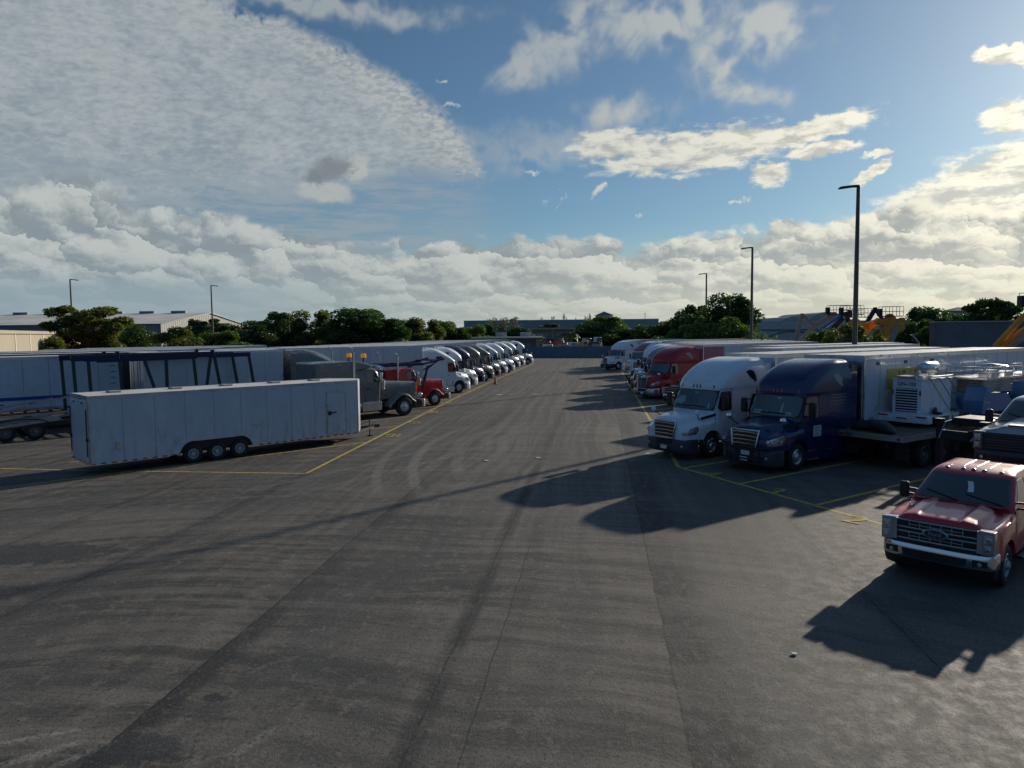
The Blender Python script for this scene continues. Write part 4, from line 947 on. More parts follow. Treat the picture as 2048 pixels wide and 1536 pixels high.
def boom_lift_blue(label, loc, rz):
    t = thing('scissor_lift', label, 'lift', loc, rz)
    b = MB(); b.box(0, 1.0, -.85, .85, .45, 1.15); b.prism([(1.0, .35), (3.6, .35), (3.6, .75), (2.6, .75), (2.3, 1.1), (1.0, 1.1)], 'xz', -.8, .8); b.build('chassis', lift_blue, t, 0, .03)
    b = MB(); b.prism([(-.35, .35), (.35, .35), (.45, .9), (.3, 1.45), (-.1, 1.45), (-.35, .9)], 'xz', -.95, -.2); hd = b.build('engine_cover', lift_blue, t, 0, .02)
    text_on(t, 'EPower', .17, (-.0, -.965, .78), (1, 0, 0), (0, 0, 1), white_plate)
    text_on(t, 'LIFT', .12, (.1, -.965, 1.3), (1, 0, 0), (0, 0, 1), white_plate)
    b = MB(); b.box(-.3, -.28, .1, .8, .5, 1.1); b.build('side_panel', slate_paint, t, 0)
    b = MB()
    for k in range(5):
        z = 1.15 + k * .12
        for y in (-.5, .5): b.beam((.6, y, z), (3.3, y, z + .1), .05, .08); b.beam((.6, y, z + .1), (3.3, y, z), .05, .08)
    b.build('scissor_arms', galv, t, 0)
    b = MB(); b.box(.3, 3.6, -.8, .8, 1.72, 1.80)
    for y in (-.8, .8):
        for x in (.3, 1.1, 1.9, 2.7, 3.55): b.tube([(x, y, 1.78), (x, y, 2.22)], .025, 6)
        for z in (2.0, 2.22): b.tube([(.3, y, z), (3.55, y, z)], .025, 6)
    for x in (.3, 3.55):
        for z in (2.0, 2.22): b.tube([(x, -.8, z), (x, .8, z)], .025, 6)
    b.tube([(.3, -.8, 2.2), (1.4, .2, 1.9)], .02); b.tube([(.4, .8, 2.22), (1.6, -.4, 2.32), (2.4, -.7, 2.2)], .05, 8); b.box(.9, 1.6, -.7, -.2, 1.8, 2.1); b.box(2.3, 3.2, -.6, .3, 1.8, 2.0)
    b.build('platform', alu, t, 30)
    for sg in (-1, 1):
        for x in (.35, 3.0): o = inst('wheel', TY, t, (x, sg * .72, .36), (0, 0, 0 if sg < 0 else math.pi), (.72, .8, .72)); inst('rim', RIM_B, o)
    b = MB(); b.tube([(.5, -.5, 1.15), (.5, -.5, 1.6)], .02); b.lathe([(.06, 0), (.06, .1), (.02, .12)], 'z', (.5, -.5, 1.6), 10); b.build('beacon', cone_orange, t, 30)
    return t
def gooseneck(label, loc, rz):
    """neck nose at x=0, deck behind"""
    t = thing('gooseneck_trailer', label, 'gooseneck trailer', loc, rz)
    b = MB()
    for sg in (-1, 1):
        b.beam((0, sg * .35, 1.5), (2.4, sg * .45, 1.62), .12, .28); b.beam((2.35, sg * .45, 1.6), (2.9, sg * .9, 1.1), .14, .26)
        b.beam((2.8, sg * 1.0, 1.08), (12.5, sg * 1.0, 1.08), .12, .26)
    b.beam((0, -.4, 1.5), (0, .4, 1.5), .2, .3); b.tube([(.1, 0, 1.5), (.1, 0, .95)], .07, 8)
    for k in range(20): b.beam((2.9 + k * .5, -1.0, 1.1), (2.9 + k * .5, 1.0, 1.1), .08, .08)
    b.build('frame', frame_black, t, 0)
    b = MB(); b.box(2.9, 12.5, -1.2, 1.2, 1.22, 1.28); b.build('deck', wood, t, 0)
    b = MB(); b.box(1.0, 2.3, -.62, .62, 1.72, 1.98); tb = b.build('toolbox', black, t, 0, .03)
    b = MB(); b.box(.6, 2.2, -.64, -.62, 1.25, 1.70); b.build('name_panel', black, t, 0)
    text_on(t, 'Kaufman', .34, (1.35, -.645, 1.38), (1, 0, 0), (0, 0, 1), sign_yellow)
    b = MB(); b.tube([(-.2, -.55, 1.35), (.6, -.62, 1.9), (2.6, -.7, 1.98)], .025, 6); b.tube([(-.1, .5, 1.35), (.5, .6, 1.85), (2.6, .7, 1.95)], .025, 6)
    b.tube([(1.2, -.62, 1.25), (1.0, -.62, .9), (1.3, -.6, .7), (1.6, -.6, .9)], .02, 6)
    b.build('handrail', galv, t, 30)
    for sg in (-1, 1):
        b = MB(); b.box(.32, .50, sg * .72 - .09, sg * .72 + .09, .3, 1.95); b.box(.2, .6, sg * .72 - .17, sg * .72 + .17, 0, .05); b.box(.36, .46, sg * .72 - .05, sg * .72 + .05, .05, .3); b.box(.28, .54, sg * .72 - .13, sg * .72 + .13, 1.95, 1.98); b.build('landing_jack', frame_black, t, 0)
        for x in (8.6, 9.5): wheel(t, x, sg * .95, sg, RIM_B, s=.75, z=.38)
    return t
# ============================================================ ground
LANE = R(7.0)
def asphalt():
    m_ = bpy.data.materials.new('asphalt'); m_.use_nodes = True; t = NT(m_.node_tree); b = m_.node_tree.nodes['Principled BSDF']
    co = t.n.new('ShaderNodeTexCoord').outputs['Object']; x, y, z = t.sep(co)
    M, A, S = (lambda a, c: t.math('MULTIPLY', a, c)), (lambda a, c: t.math('ADD', a, c)), (lambda a, c: t.math('SUBTRACT', a, c))
    u = S(M(x, math.cos(LANE)), M(y, math.sin(LANE))); v = A(M(x, math.sin(LANE)), M(y, math.cos(LANE)))
    t.dims = '2D'
    # brushed streaks bend round a point behind the viewer
    ox, oy = A(x, 6.0), A(y, 8.0)
    w1 = t.noise(t.comb(M(x, .12), M(y, .12)), 1.0, 3, .5); w2 = t.noise(t.comb(M(x, .5), M(y, .5)), 1.0, 4, .6)
    r_ = A(A(t.math('SQRT', A(M(ox, ox), M(oy, oy))), M(w1, 1.6)), M(w2, .22)); ang = t.math('ARCTAN2', ox, oy)
    st = t.noise(t.comb(M(r_, 1.9), M(ang, 3.2)), 1.0, 8, .75)
    st2 = t.noise(t.comb(M(r_, .6), A(M(ang, 2.2), 4.0)), 1.0, 7, .7)
    big = t.noise(t.comb(M(u, .35), M(v, .09)), 1.0, 5, .6)
    lanes = t.noise(t.comb(M(A(u, M(w1, 1.2)), 2.4), M(v, .045)), 1.0, 6, .65)
    grain = t.noise(t.comb(M(x, 1.0), M(y, 1.0)), 55.0, 2, .7); grit = t.noise(t.comb(x, y), 16.0, 5, .75); grain2 = t.noise(t.comb(x, y), 3.2, 7, .72)
    farw = t.rng(v, 12.0, 28.0, .35, 1.0)
    stk = A(M(st, S(1.0, M(farw, .6))), M(lanes, M(farw, .6)))
    c_ = t.mix(t.rng(stk, .41, .60), (.050, .047, .042), (.140, .125, .104))
    c_ = t.mix(t.rng(st2, .47, .62, 0, .45), c_, (.165, .146, .124))
    c_ = t.mix(t.rng(st2, .47, .36, 0, .55), c_, (.050, .050, .048))
    c_ = t.mix(t.rng(big, .42, .66, 0, .55), c_, (.066, .066, .063))
    c_ = t.mix(t.rng(grain2, .52, .72, 0, .6), c_, (.20, .178, .15))
    c_ = t.mix(t.rng(grain2, .44, .26, 0, .55), c_, (.040, .041, .041))
    # paving joints: crisp edge, grit-blackened belt beside it
    wob = M(S(t.noise(t.comb(0.0, M(v, .6)), 1.0, 4, .6), .5), .16); uu = A(u, wob)
    speck = t.noise(t.comb(M(u, 5.0), M(v, 3.0)), 1.0, 8, .8)
    right = t.rng(uu, 1.09, 1.13)
    c_ = t.mix(M(right, .40), c_, (.095, .095, .088))
    for u0, wl, wr, amt in ((-2.35, .28, .26, .85), (-6.13, .03, .60, .85), (1.10, .02, 1.25, .95), (-10.9, .3, .5, .5), (5.1, .25, .3, .35), (-14.6, .3, .4, .4)):
        d = S(uu, u0); m1 = M(t.rng(d, wr, wr * .35), t.rng(d, -wl, -wl * .1))
        patchy = t.rng(t.noise(t.comb(u0 * 3.7, M(v, .33)), 1.0, 5, .65), .40, .52, .35, 1.0)
        c_ = t.mix(M(M(M(m1, amt), patchy), t.rng(speck, .38, .50, .35, 1.0)), c_, (.022, .023, .024))
        c_ = t.mix(M(t.rng(t.math('ABSOLUTE', d), .028, .006), M(t.rng(speck, .35, .5, .3, 1.0), .85)), c_, (.014, .014, .015))
    hair = M(t.rng(t.math('ABSOLUTE', S(uu, -1.66)), .02, .004), t.rng(v, 17.5, 16.0)); c_ = t.mix(M(hair, .8), c_, (.016, .016, .017))
    # pale tyre sweeps
    for cx, cy, rr, wd, a0, a1, amt in ((24, 30, 29.3, .17, 162, 197, .42), (24, 30, 28.0, .2, 160, 198, .48), (24, 30, 26.3, .24, 160, 194, .36), (24.5, 30, 24.9, .2, 158, 190, .22), (-42, 50, 42.5, .2, 318, 350, .22), (-42, 50, 44.3, .2, 318, 350, .22), (-38, 16, 33.0, .22, 330, 372, .14)):
        ax, ay = S(x, cx), S(y, cy); d = t.math('ABSOLUTE', S(t.math('SQRT', A(M(ax, ax), M(ay, ay))), rr))
        an = A(M(t.math('ARCTAN2', M(ay, -1.0), M(ax, -1.0)), 57.3), 180.0)
        ok = M(t.rng(an, a0, a0 + 7), t.rng(an, a1, a1 - 7))
        c_ = t.mix(M(M(t.rng(d, wd * 1.4, wd * .5), ok), t.rng(grain2, .3, .6, amt * .45, amt)), c_, (.26, .235, .205))
    # scrapes
    for p, q, w_, amt in (((0, 1487), (160, 1458), .05, .6), ((0, 1532), (165, 1482), .07, .6), ((100, 1536), (190, 1500), .06, .5), ((455, 1515), (555, 1455), .08, .4), ((500, 1345), (560, 1320), .05, .25), ((1070, 1450), (1080, 1425), .12, .25), ((330, 1010), (540, 990), .06, .3)):
        p, q = gnd(*p), gnd(*q); dd = (q - p); L_ = dd.length; dd = dd / L_
        px, py = S(x, p.x), S(y, p.y); al = A(M(px, dd.x), M(py, dd.y)); ac = t.math('ABSOLUTE', A(M(px, -dd.y), M(py, dd.x)))
        c_ = t.mix(M(M(M(t.rng(ac, w_ * 1.6, w_ * .4), t.rng(al, -.15, .15)), t.rng(al, L_ + .15, L_ - .15)), t.rng(grit, .35, .6, 0.0, amt)), c_, (.30, .29, .26))
    for (qx, qy), rx, ry, amt in (((70, 1108), 1.9, .9, .75), ((432, 1396), .20, .13, .9), ((930, 1160), .7, .5, .5), ((270, 1500), .55, .35, .75), ((1365, 1040), .8, 1.0, .4), ((620, 1180), .5, .5, .4)):
        g_ = gnd(qx, qy); e = t.vec('LENGTH', t.comb(t.math('DIVIDE', S(x, g_.x), rx), t.math('DIVIDE', S(y, g_.y), ry)))
        c_ = t.mix(M(t.rng(A(e, M(S(grain2, .5), 2.2)), 1.2, .7), amt), c_, (.026, .030, .033))
    c_ = t.mix(t.rng(grit, .58, .70, 0, .38), c_, (.27, .255, .23)); c_ = t.mix(t.rng(grit, .45, .33, 0, .75), c_, (.022, .022, .022))
    c_ = t.mix(t.rng(grain, .62, .78, 0, .45), c_, (.30, .285, .26)); c_ = t.mix(t.rng(grain, .40, .24, 0, .7), c_, (.018, .018, .018))
    c_ = t.mix(t.rng(y, 22.0, 60.0, 0, .5), c_, t.mix(t.rng(lanes, .42, .6), (.050, .046, .041), (.098, .088, .076)))
    t.l.new(c_, b.inputs['Base Color']); t.l.new(t.rng(grain2, .2, .8, .62, .88), b.inputs['Roughness'])
    b.inputs['Specular IOR Level'].default_value = 0.30
    bn = t.n.new('ShaderNodeBump'); bn.inputs['Strength'].default_value = .45; bn.inputs['Distance'].default_value = .010
    t.l.new(A(A(grain, M(grit, 1.5)), M(st, .15)), bn.inputs['Height']); t.l.new(bn.outputs[0], b.inputs['Normal'])
    return m_
ASPH = asphalt()
b = MB(); b.add([(-150, -40, 0), (180, -40, 0), (180, 160, 0), (-150, 160, 0)], [(0, 1, 2, 3)]); tag(b.build('parking_lot', ASPH, None, 0), kind='structure')
b = MB(); b.add([(-2500, -300, -.05), (2500, -300, -.05), (2500, 4000, -.05), (-2500, 4000, -.05)], [(0, 1, 2, 3)])
tag(b.build('ground', mat('far_ground', (.06, .07, .035), .95, var=.3, vscale=.05), None, 0), kind='structure')
# painted bays
def stripe(b, a, c_, w_=.11, z=.004):
    a = Vector((a[0], a[1], 0)); c_ = Vector((c_[0], c_[1], 0)); d = (c_ - a).normalized(); n = Vector((-d.y, d.x, 0)) * w_ / 2; k = max(1, int((c_ - a).length / 3))
    for i in range(k):
        p, q = a + (c_ - a) * i / k, a + (c_ - a) * (i + 1) / k
        b.add([(p - n) + Vector((0, 0, z)), (q - n) + Vector((0, 0, z)), (q + n) + Vector((0, 0, z)), (p + n) + Vector((0, 0, z))], [(0, 1, 2, 3)])
Lc, Rc = gnd(612, 947), gnd(1357, 934)
dl = Vector((math.sin(R(7.2)), math.cos(R(7.2)), 0))
sR = Vector((math.sin(R(56)), math.cos(R(56)), 0)); sL = Vector((-math.sin(R(48)), -math.cos(R(48)), 0))
b = MB()
Lend, Rend = gnd(1068, 727), gnd(1268, 785.5)
lpts = [gnd(*q) for q in ((612, 947), (750, 877), (901, 801), (968, 769.5), (1068, 727))]
for p, q in zip(lpts, lpts[1:]): stripe(b, p, q, .16)
stripe(b, gnd(0, 937), gnd(170, 941), .12); stripe(b, gnd(170, 941), Lc, .12)
rdir = (Rc - Rend).normalized(); stripe(b, Rc, Rend - rdir * 75, .16)
stripe(b, Rc, gnd(1790, 1056), .15)
def online(t_):
    acc = 0
    for p, q in zip(lpts, lpts[1:]):
        l = (q - p).length
        if acc + l > t_: return p + (q - p) * (t_ - acc) / l
        acc += l
    return lpts[-1]
spx = [(738, 884), (797, 852), (842, 830.5)]
for q in spx: stripe(b, gnd(*q), gnd(*q) + sL * 16, .13, .008)
stripe(b, gnd(299, 941.5), gnd(300, 941) + sL * 8, .10, .008)
tt = (gnd(842, 830.5) - Lc).length + 5.7
while tt < 95: p = online(tt); stripe(b, p, p + sL * 16, .13, .008); tt += 5.7
for q in ((1365, 937), (1480, 968), (1635, 1010)): stripe(b, gnd(*q), gnd(*q) + sR * 17, .14, .008)
for k in range(1, 15): p = Rc - rdir * (4.9 * k); stripe(b, p, p + sR * 17, .14, .008)
lines = tag(b.build('bay_lines', mat('line_yellow', (.42, .31, .07), .8, var=.4, vscale=7), None, 0), kind='structure')
def number(s, pos, ang, size, m_):
    X = Matrix.Translation(Vector((pos[0], pos[1], .012))) @ Matrix.Rotation(ang, 4, 'Z')
    b = MB(); b.text(s, size, X); tag(b.build('bay_number', m_, None, 0, recalc=False), kind='structure')
yw = MATS['line_yellow']
bR = math.atan2((gnd(1776, 1052) - Rc).y, (gnd(1776, 1052) - Rc).x)
number('4', gnd(1408, 951), bR + .25, 1.25, yw); number('3', gnd(1535, 986), bR + .25, 1.25, yw); number('2', gnd(1697, 1045), bR + .25, 1.25, yw)
aL = math.radians(83) + .12
for i, (s_, q) in enumerate((('68', (801, 871)), ('67', (843, 845)), ('66', (876, 824)), ('65', (902, 806)), ('64', (925, 791)), ('63', (950, 781)), ('62', (975, 771)))):
    number(s_, gnd(*q), aL, 1.15, yw)
# ============================================================ trees
def leaf_mat(name, c1_, c2_):
    m_ = bpy.data.materials.new(name); m_.use_nodes = True; t = NT(m_.node_tree); b = m_.node_tree.nodes['Principled BSDF']
    g = t.n.new('ShaderNodeNewGeometry'); co = t.n.new('ShaderNodeTexCoord').outputs['Object']
    f = t.math('ADD', t.math('MULTIPLY', g.outputs['Random Per Island'], .5), t.math('MULTIPLY', t.rng(t.noise(co, .45, 3, .5), .35, .65), .5))
    c_ = t.mix(f, c1_, c2_); t.l.new(c_, b.inputs['Base Color']); b.inputs['Roughness'].default_value = .55
    tr = t.n.new('ShaderNodeBsdfTranslucent'); t.l.new(t.vec('MULTIPLY', c_, (1.3, 1.5, .5)), tr.inputs[0])
    mx_ = t.n.new('ShaderNodeMixShader'); mx_.inputs[0].default_value = .35
    t.l.new(b.outputs[0], mx_.inputs[1]); t.l.new(tr.outputs[0], mx_.inputs[2]); t.l.new(mx_.outputs[0], m_.node_tree.nodes['Material Output'].inputs[0]); return m_
LM = {'dark': leaf_mat('leaf_dark', (.026, .058, .020), (.062, .118, .034)), 'mid': leaf_mat('leaf_mid', (.045, .088, .022), (.105, .16, .038)), 'olive': leaf_mat('leaf_olive', (.060, .085, .020), (.15, .155, .035)), 'dry': leaf_mat('leaf_dry', (.07, .07, .045), (.12, .11, .07))}
def crown(kind, seed, H=10.0, Wd=9.0):
    rnd = random.Random(seed); b = MB(); tr = MB(); lobes = []
    if kind == 'round': n, zc, zr, wr, nl = 34, .54, .44, .46, 520
    elif kind == 'spread': n, zc, zr, wr, nl = 30, .74, .24, .48, 340
    elif kind == 'bush': n, zc, zr, wr, nl = 34, .46, .50, .48, 520
    elif kind == 'airy': n, zc, zr, wr, nl = 22, .6, .38, .42, 60
    for i in range(n):
        while True:
            p = Vector((rnd.uniform(-1, 1), rnd.uniform(-1, 1), rnd.uniform(-1, 1)))
            if .25 < p.length < 1: break
        c_ = Vector((p.x * wr * Wd, p.y * wr * Wd, (zc + p.z * zr) * H)); rr = rnd.uniform(.12, .20) * Wd * (.75 if kind in ('spread', 'airy') else 1)
        lobes.append((c_, rr))
        for k in range(nl):
            d = Vector((rnd.gauss(0, 1), rnd.gauss(0, 1), rnd.gauss(0, 1))).normalized()
            q = c_ + Vector((d.x, d.y, d.z * (.5 if kind == 'spread' else .8))) * rr * rnd.uniform(.55, 1.12)
            if q.z < .2: continue
            s_ = rnd.uniform(.13, .27); a = Vector((rnd.gauss(0, 1), rnd.gauss(0, 1), rnd.gauss(0, .6))).normalized(); e = a.cross(Vector((rnd.gauss(0, 1), rnd.gauss(0, 1), rnd.gauss(0, 1)))).normalized()
            b.add([q - a * s_, q + e * s_ * .6, q + a * s_ * 1.2, q - e * s_ * .6], [(0, 1, 2, 3)])
    base = H * (.12 if kind == 'bush' else .42 if kind == 'spread' else .25)
    tr.tube([(0, 0, 0), (.05, .05, base * .5), (0, .1, base), (.15, 0, H * zc)], [.035 * H, .028 * H, .024 * H, .008 * H], 8)
    for c_, rr in lobes[::2]:
        m1 = Vector((c_.x * .35, c_.y * .35, base + (c_.z - base) * .45)); tr.tube([(0, .05, base * .85), m1, c_], [.014 * H, .009 * H, .003 * H], 5)
    return b.mesh('crown', LM['dark'], 0, False), tr.mesh('trunk', bark, 40)
PROTO = {}
def tree(label, cx, top, wpx, Y, kind, colr, seed=0, name='tree', group='trees beyond the lot', base=None):
    key = (kind, seed % 3)
    if key not in PROTO: PROTO[key] = crown(kind, 11 + 7 * (seed % 3) + len(kind))
    cm_, tm = PROTO[key]; ck = key + (colr,)
    if ck not in PROTO:
        c2_ = cm_.copy(); c2_.materials.clear(); c2_.materials.append(LM[colr]); PROTO[ck] = c2_
    p = dep(cx, top, Y); h = p.z; wd = wpx / F_PX * Y
    t = thing(name, label, 'bush' if name == 'bush' else 'tree', (p.x, Y, 0), seed * 1.3, group)
    s = (wd / 9.2, wd / 9.2, h / 9.9)
    inst('crown', PROTO[ck], t, scale=s); inst('trunk', tm, t, scale=s); return t
T = [
 ('spreading olive-green tree beside the left light pole', 172, 606, 150, 95, 'spread', 'olive', 0), ('low olive crown filling the middle of the tree by the left pole', 185, 640, 110, 97, 'round', 'olive', 1),
 ('pale low bush at the far left edge over the trailers', 30, 668, 130, 84, 'bush', 'mid', 1), ('low dark bush left of the left light pole', 100, 673, 95, 86, 'bush', 'olive', 2),
 ('square dark green hedge-like tree before the warehouse gable', 265, 652, 90, 128, 'bush', 'mid', 0), ('bright olive bush under the warehouse gable', 345, 655, 105, 118, 'bush', 'olive', 1),
 ('small dark tree just left of the second left pole', 392, 642, 55, 150, 'round', 'dark', 2), ('dark flat-topped tree behind the second left pole', 432, 637, 80, 148, 'spread', 'dark', 1), ('round green bush at the foot of the second left pole', 445, 662, 110, 130, 'bush', 'mid', 2),
 ('loose dark tree right of the warehouse corner', 505, 652, 95, 140, 'bush', 'dark', 0), ('flat dark crown showing far behind the warehouse corner', 520, 640, 80, 230, 'round', 'dark', 1), ('dark tree with a pointed top right of the warehouse', 562, 628, 95, 152, 'round', 'dark', 2),
 ('tall rusty-topped green tree between two darker ones', 622, 622, 105, 150, 'round', 'olive', 0), ('rounded green tree sloping down left of the largest dark crown', 655, 645, 80, 140, 'bush', 'mid', 1),
 ('broad almost black tree, largest of the left tree line', 733, 615, 165, 138, 'round', 'dark', 1), ('lower left lobe of trees under the broad black crown', 700, 650, 80, 136, 'bush', 'dark', 2),
 ('olive tree right of the broad black crown', 815, 636, 95, 150, 'bush', 'olive', 2), ('second olive tree above the shed roof unit', 850, 640, 75, 155, 'round', 'olive', 0), ('dull green tree over the shed middle', 893, 640, 90, 165, 'round', 'mid', 1),
 ('low yellow-green bush over the shed', 945, 652, 80, 170, 'bush', 'mid', 2), ('dark small tree over the shed right half', 965, 648, 60, 178, 'round', 'dark', 0),
 ('thin grey half-bare tree left of the long grey building', 985, 634, 60, 182, 'airy', 'dry', 0), ('second half-bare tree overlapping the grey building', 1015, 633, 80, 184, 'airy', 'dry', 1), ('dark bush under the half-bare trees', 1035, 656, 90, 178, 'bush', 'dark', 1),
 ('small dark tree standing before the long grey building', 1102, 649, 62, 250, 'round', 'dark', 2), ('dark clump at the right end of the small cream-roofed building', 1145, 660, 50, 215, 'bush', 'dark', 0),
 ('broad green tree below the pavilion roof', 1212, 636, 110, 205, 'round', 'mid', 2), ('dark bushy tree left of the far right truck', 1190, 655, 100, 196, 'bush', 'dark', 1), ('low dark tree right of the pavilion tree', 1262, 655, 80, 200, 'bush', 'dark', 2),
 ('dark tree above the far white truck roofs', 1310, 645, 95, 180, 'bush', 'dark', 0), ('dark tree with a notched top left of the great dark tree', 1350, 640, 95, 165, 'bush', 'dark', 1),
 ('great dark round tree behind the smallest right light pole', 1445, 590, 135, 118, 'round', 'dark', 0), ('left shoulder crown of the great dark tree', 1390, 615, 90, 122, 'round', 'dark', 2), ('sunlit green tree at the foot of the great dark tree', 1435, 637, 130, 108, 'bush', 'mid', 0), ('low green tree left of the great dark tree foot', 1380, 650, 90, 112, 'bush', 'mid', 1),
 ('small young shrub right of the middle light pole', 1525, 664, 44, 80, 'airy', 'mid', 2), ('second young shrub right of the middle light pole', 1553, 666, 34, 80, 'airy', 'mid', 0),
 ('round dark bush before the leaning machine booms', 1632, 660, 62, 72, 'bush', 'mid', 2), ('leafy yellow-green young tree behind the tallest light pole', 1698, 654, 95, 68, 'round', 'olive', 2), ('second yellow-green young tree before the orange machine', 1742, 660, 60, 69, 'bush', 'olive', 0),
 ('dark loose tree behind the concrete wall corner', 1855, 612, 100, 115, 'round', 'dark', 1), ('dark tree between the orange machine and the wall', 1828, 640, 90, 100, 'bush', 'dark', 2), ('low dark trees over the wall beside the hipped roof', 1905, 628, 90, 118, 'round', 'dark', 0), ('dark bush at the left end of the concrete wall', 1860, 655, 60, 92, 'bush', 'dark', 1),
 ('umbrella-shaped dark tree above the concrete wall', 1990, 595, 110, 105, 'spread', 'dark', 2), ('low dark tree under the umbrella tree', 1975, 622, 80, 112, 'round', 'dark', 1),
]
for lb, cx, tp, wp, Y, kd, cl, sdd in T: tree(lb, cx, tp, wp, Y, kd, cl, sdd, name='bush' if kd == 'bush' and tp > 650 else 'tree')
for i, cx in enumerate((1083, 1105, 1128, 1150, 1172, 1180)):
    tree('thin bare treetop %s' % ('poking over the long grey building',)[0], cx, 634 - (i % 3) * 3, 16, 330, 'airy', 'dry', i, group='thin treetops over the long grey building')
# palm by the small building
pt_ = thing('palm_tree', 'drooping palm at the right end of the small cream-roofed building', 'palm', (dep(1142, 690, 185).x, 185, 0)); b = MB(); b.tube([(0, 0, 0), (.1, 0, 5.2)], [.16, .11], 8); b.build('trunk', bark, pt_)
b = MB(); rnd = random.Random(5)
for k in range(26):
    a = k * .77; l = rnd.uniform(1.8, 2.8); up_ = rnd.uniform(-.2, .9); pts = [Vector((l * q * math.cos(a), l * q * math.sin(a), 5.2 + up_ * q * 1.6 - 2.2 * q * q)) for q in (0, .25, .5, .75, 1)]
    for p, q in zip(pts, pts[1:]):
        d = (q - p); n_ = Vector((-math.sin(a), math.cos(a), 0)) * .32
        b.add([p, q, q + n_ + Vector((0, 0, -.25)), p + n_ + Vector((0, 0, -.25))], [(0, 1, 2, 3)]); b.add([p, q, q - n_ + Vector((0, 0, -.25)), p - n_ + Vector((0, 0, -.25))], [(0, 1, 2, 3)])
b.build('fronds', LM['olive'], pt_, 0, recalc=False)
# ============================================================ buildings
def bldg(name, label, cat='building'): return thing(name, label, cat)
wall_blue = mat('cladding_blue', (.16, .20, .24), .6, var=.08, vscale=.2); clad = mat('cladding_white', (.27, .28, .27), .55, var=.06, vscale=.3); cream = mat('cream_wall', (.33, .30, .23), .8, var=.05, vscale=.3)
roof_c = mat('roof_cream', (.70, .66, .56), .55, var=.15, vscale=.15)
g = bldg('warehouse', 'long warehouse with a pale ribbed gable and a row of roof vents at left')
x0, x1, y0, y1, e, pk = -300, -91, 185, 245, 8.7, 12.2; ym = (y0 + y1) / 2
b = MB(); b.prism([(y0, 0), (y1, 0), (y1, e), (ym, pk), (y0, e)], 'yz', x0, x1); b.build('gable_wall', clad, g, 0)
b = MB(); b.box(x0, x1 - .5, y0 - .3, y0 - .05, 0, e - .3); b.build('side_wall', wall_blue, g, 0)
b = MB(); b.loft([[(x0, y0 - .8, e - .05), (x0, ym, pk + .2), (x0, y1 + .8, e - .05), (x0, ym, pk + .05)], [(x1 + .6, y0 - .8, e - .05), (x1 + .6, ym, pk + .2), (x1 + .6, y1 + .8, e - .05), (x1 + .6, ym, pk + .05)]], True, True); b.build('roof', roof_c, g, 0)
for k in range(9): b = MB(); xx = -100 - k * 9.5; b.box(xx - 2.2, xx + 2.2, ym - .8, ym + .8, pk + .1, pk + .8); b.build('roof_vent', wall_blue, g, 0)
b = MB()
for k in range(48): b.box(x1 - .01, x1 + .06, y0 + .6 + k * 1.25, y0 + .7 + k * 1.25, 0, min(e + (pk - e) * (1 - abs(y0 + .65 + k * 1.25 - ym) / (ym - y0)) - .1, pk)); 
b.build('cladding_rib', clad, g, 0)
b = MB(); b.box(-112, -98, y0 - 1.0, y0 - .31, 0, 8.6); tag(b.build('climber_wall', LM['mid'], None, 0), 'ivy-green clipped plant wall on the warehouse side', 'hedge')
g = bldg('cream_building', 'low cream building with a small window behind the left trailers')
p0, p1 = Vector((-50.5, 70, 0)), Vector((-76.3, 140, 0)); dd = (p1 - p0).normalized(); nn = Vector((-dd.y, dd.x, 0)); p00 = p0 - dd * 40
b = MB(); h = 5.8; b.loft([[p00 + Vector((0, 0, 0)), p1, p1 + nn * 25, p00 + nn * 25], [p + Vector((0, 0, h)) for p in (p00, p1, p1 + nn * 25, p00 + nn * 25)]], True, True); b.build('wall', cream, g, 0)
b = MB(); b.beam(p00 + Vector((0, 0, h)) - nn * .05, p1 + Vector((0, 0, h)) - nn * .05, .35, .35); b.build('parapet', cream, g, 0)
b = MB(); q = p1 - dd * 16; b.beam(q + Vector((0, 0, 4.2)) - nn * .02, q + dd * 2.2 + Vector((0, 0, 4.2)) - nn * .02, .1, 1.2); b.build('window', glass, g, 0)
for k in range(12): b = MB(); q = p0 + dd * (k * 5.4); b.beam(q - nn * .04, q - nn * .04 + Vector((0, 0, h)), .1, .06); b.build('wall_joint', roof_c, g, 0)
b = MB(); q = p0 + dd * 8 + nn * 4 + Vector((0, 0, h)); b.lathe([(0, 0), (1.2, 0), (1.2, .5), (.6, 1.1), (0, 1.3)], 'z', tuple(q), 12); b.build('roof_unit', clad, g, 30)
g = bldg('grey_building', 'long plain blue-grey building behind the end of the lane')
b = MB(); b.box(-20, 62, 300, 340, 0, 10.6); b.build('wall', mat('blue_grey_wall', (.22, .28, .32), .8, var=.04, vscale=.1), g, 0)
b = MB(); b.box(-20.1, 62.1, 299.9, 340, 10.6, 10.9); b.build('coping', roof_c, g, 0)
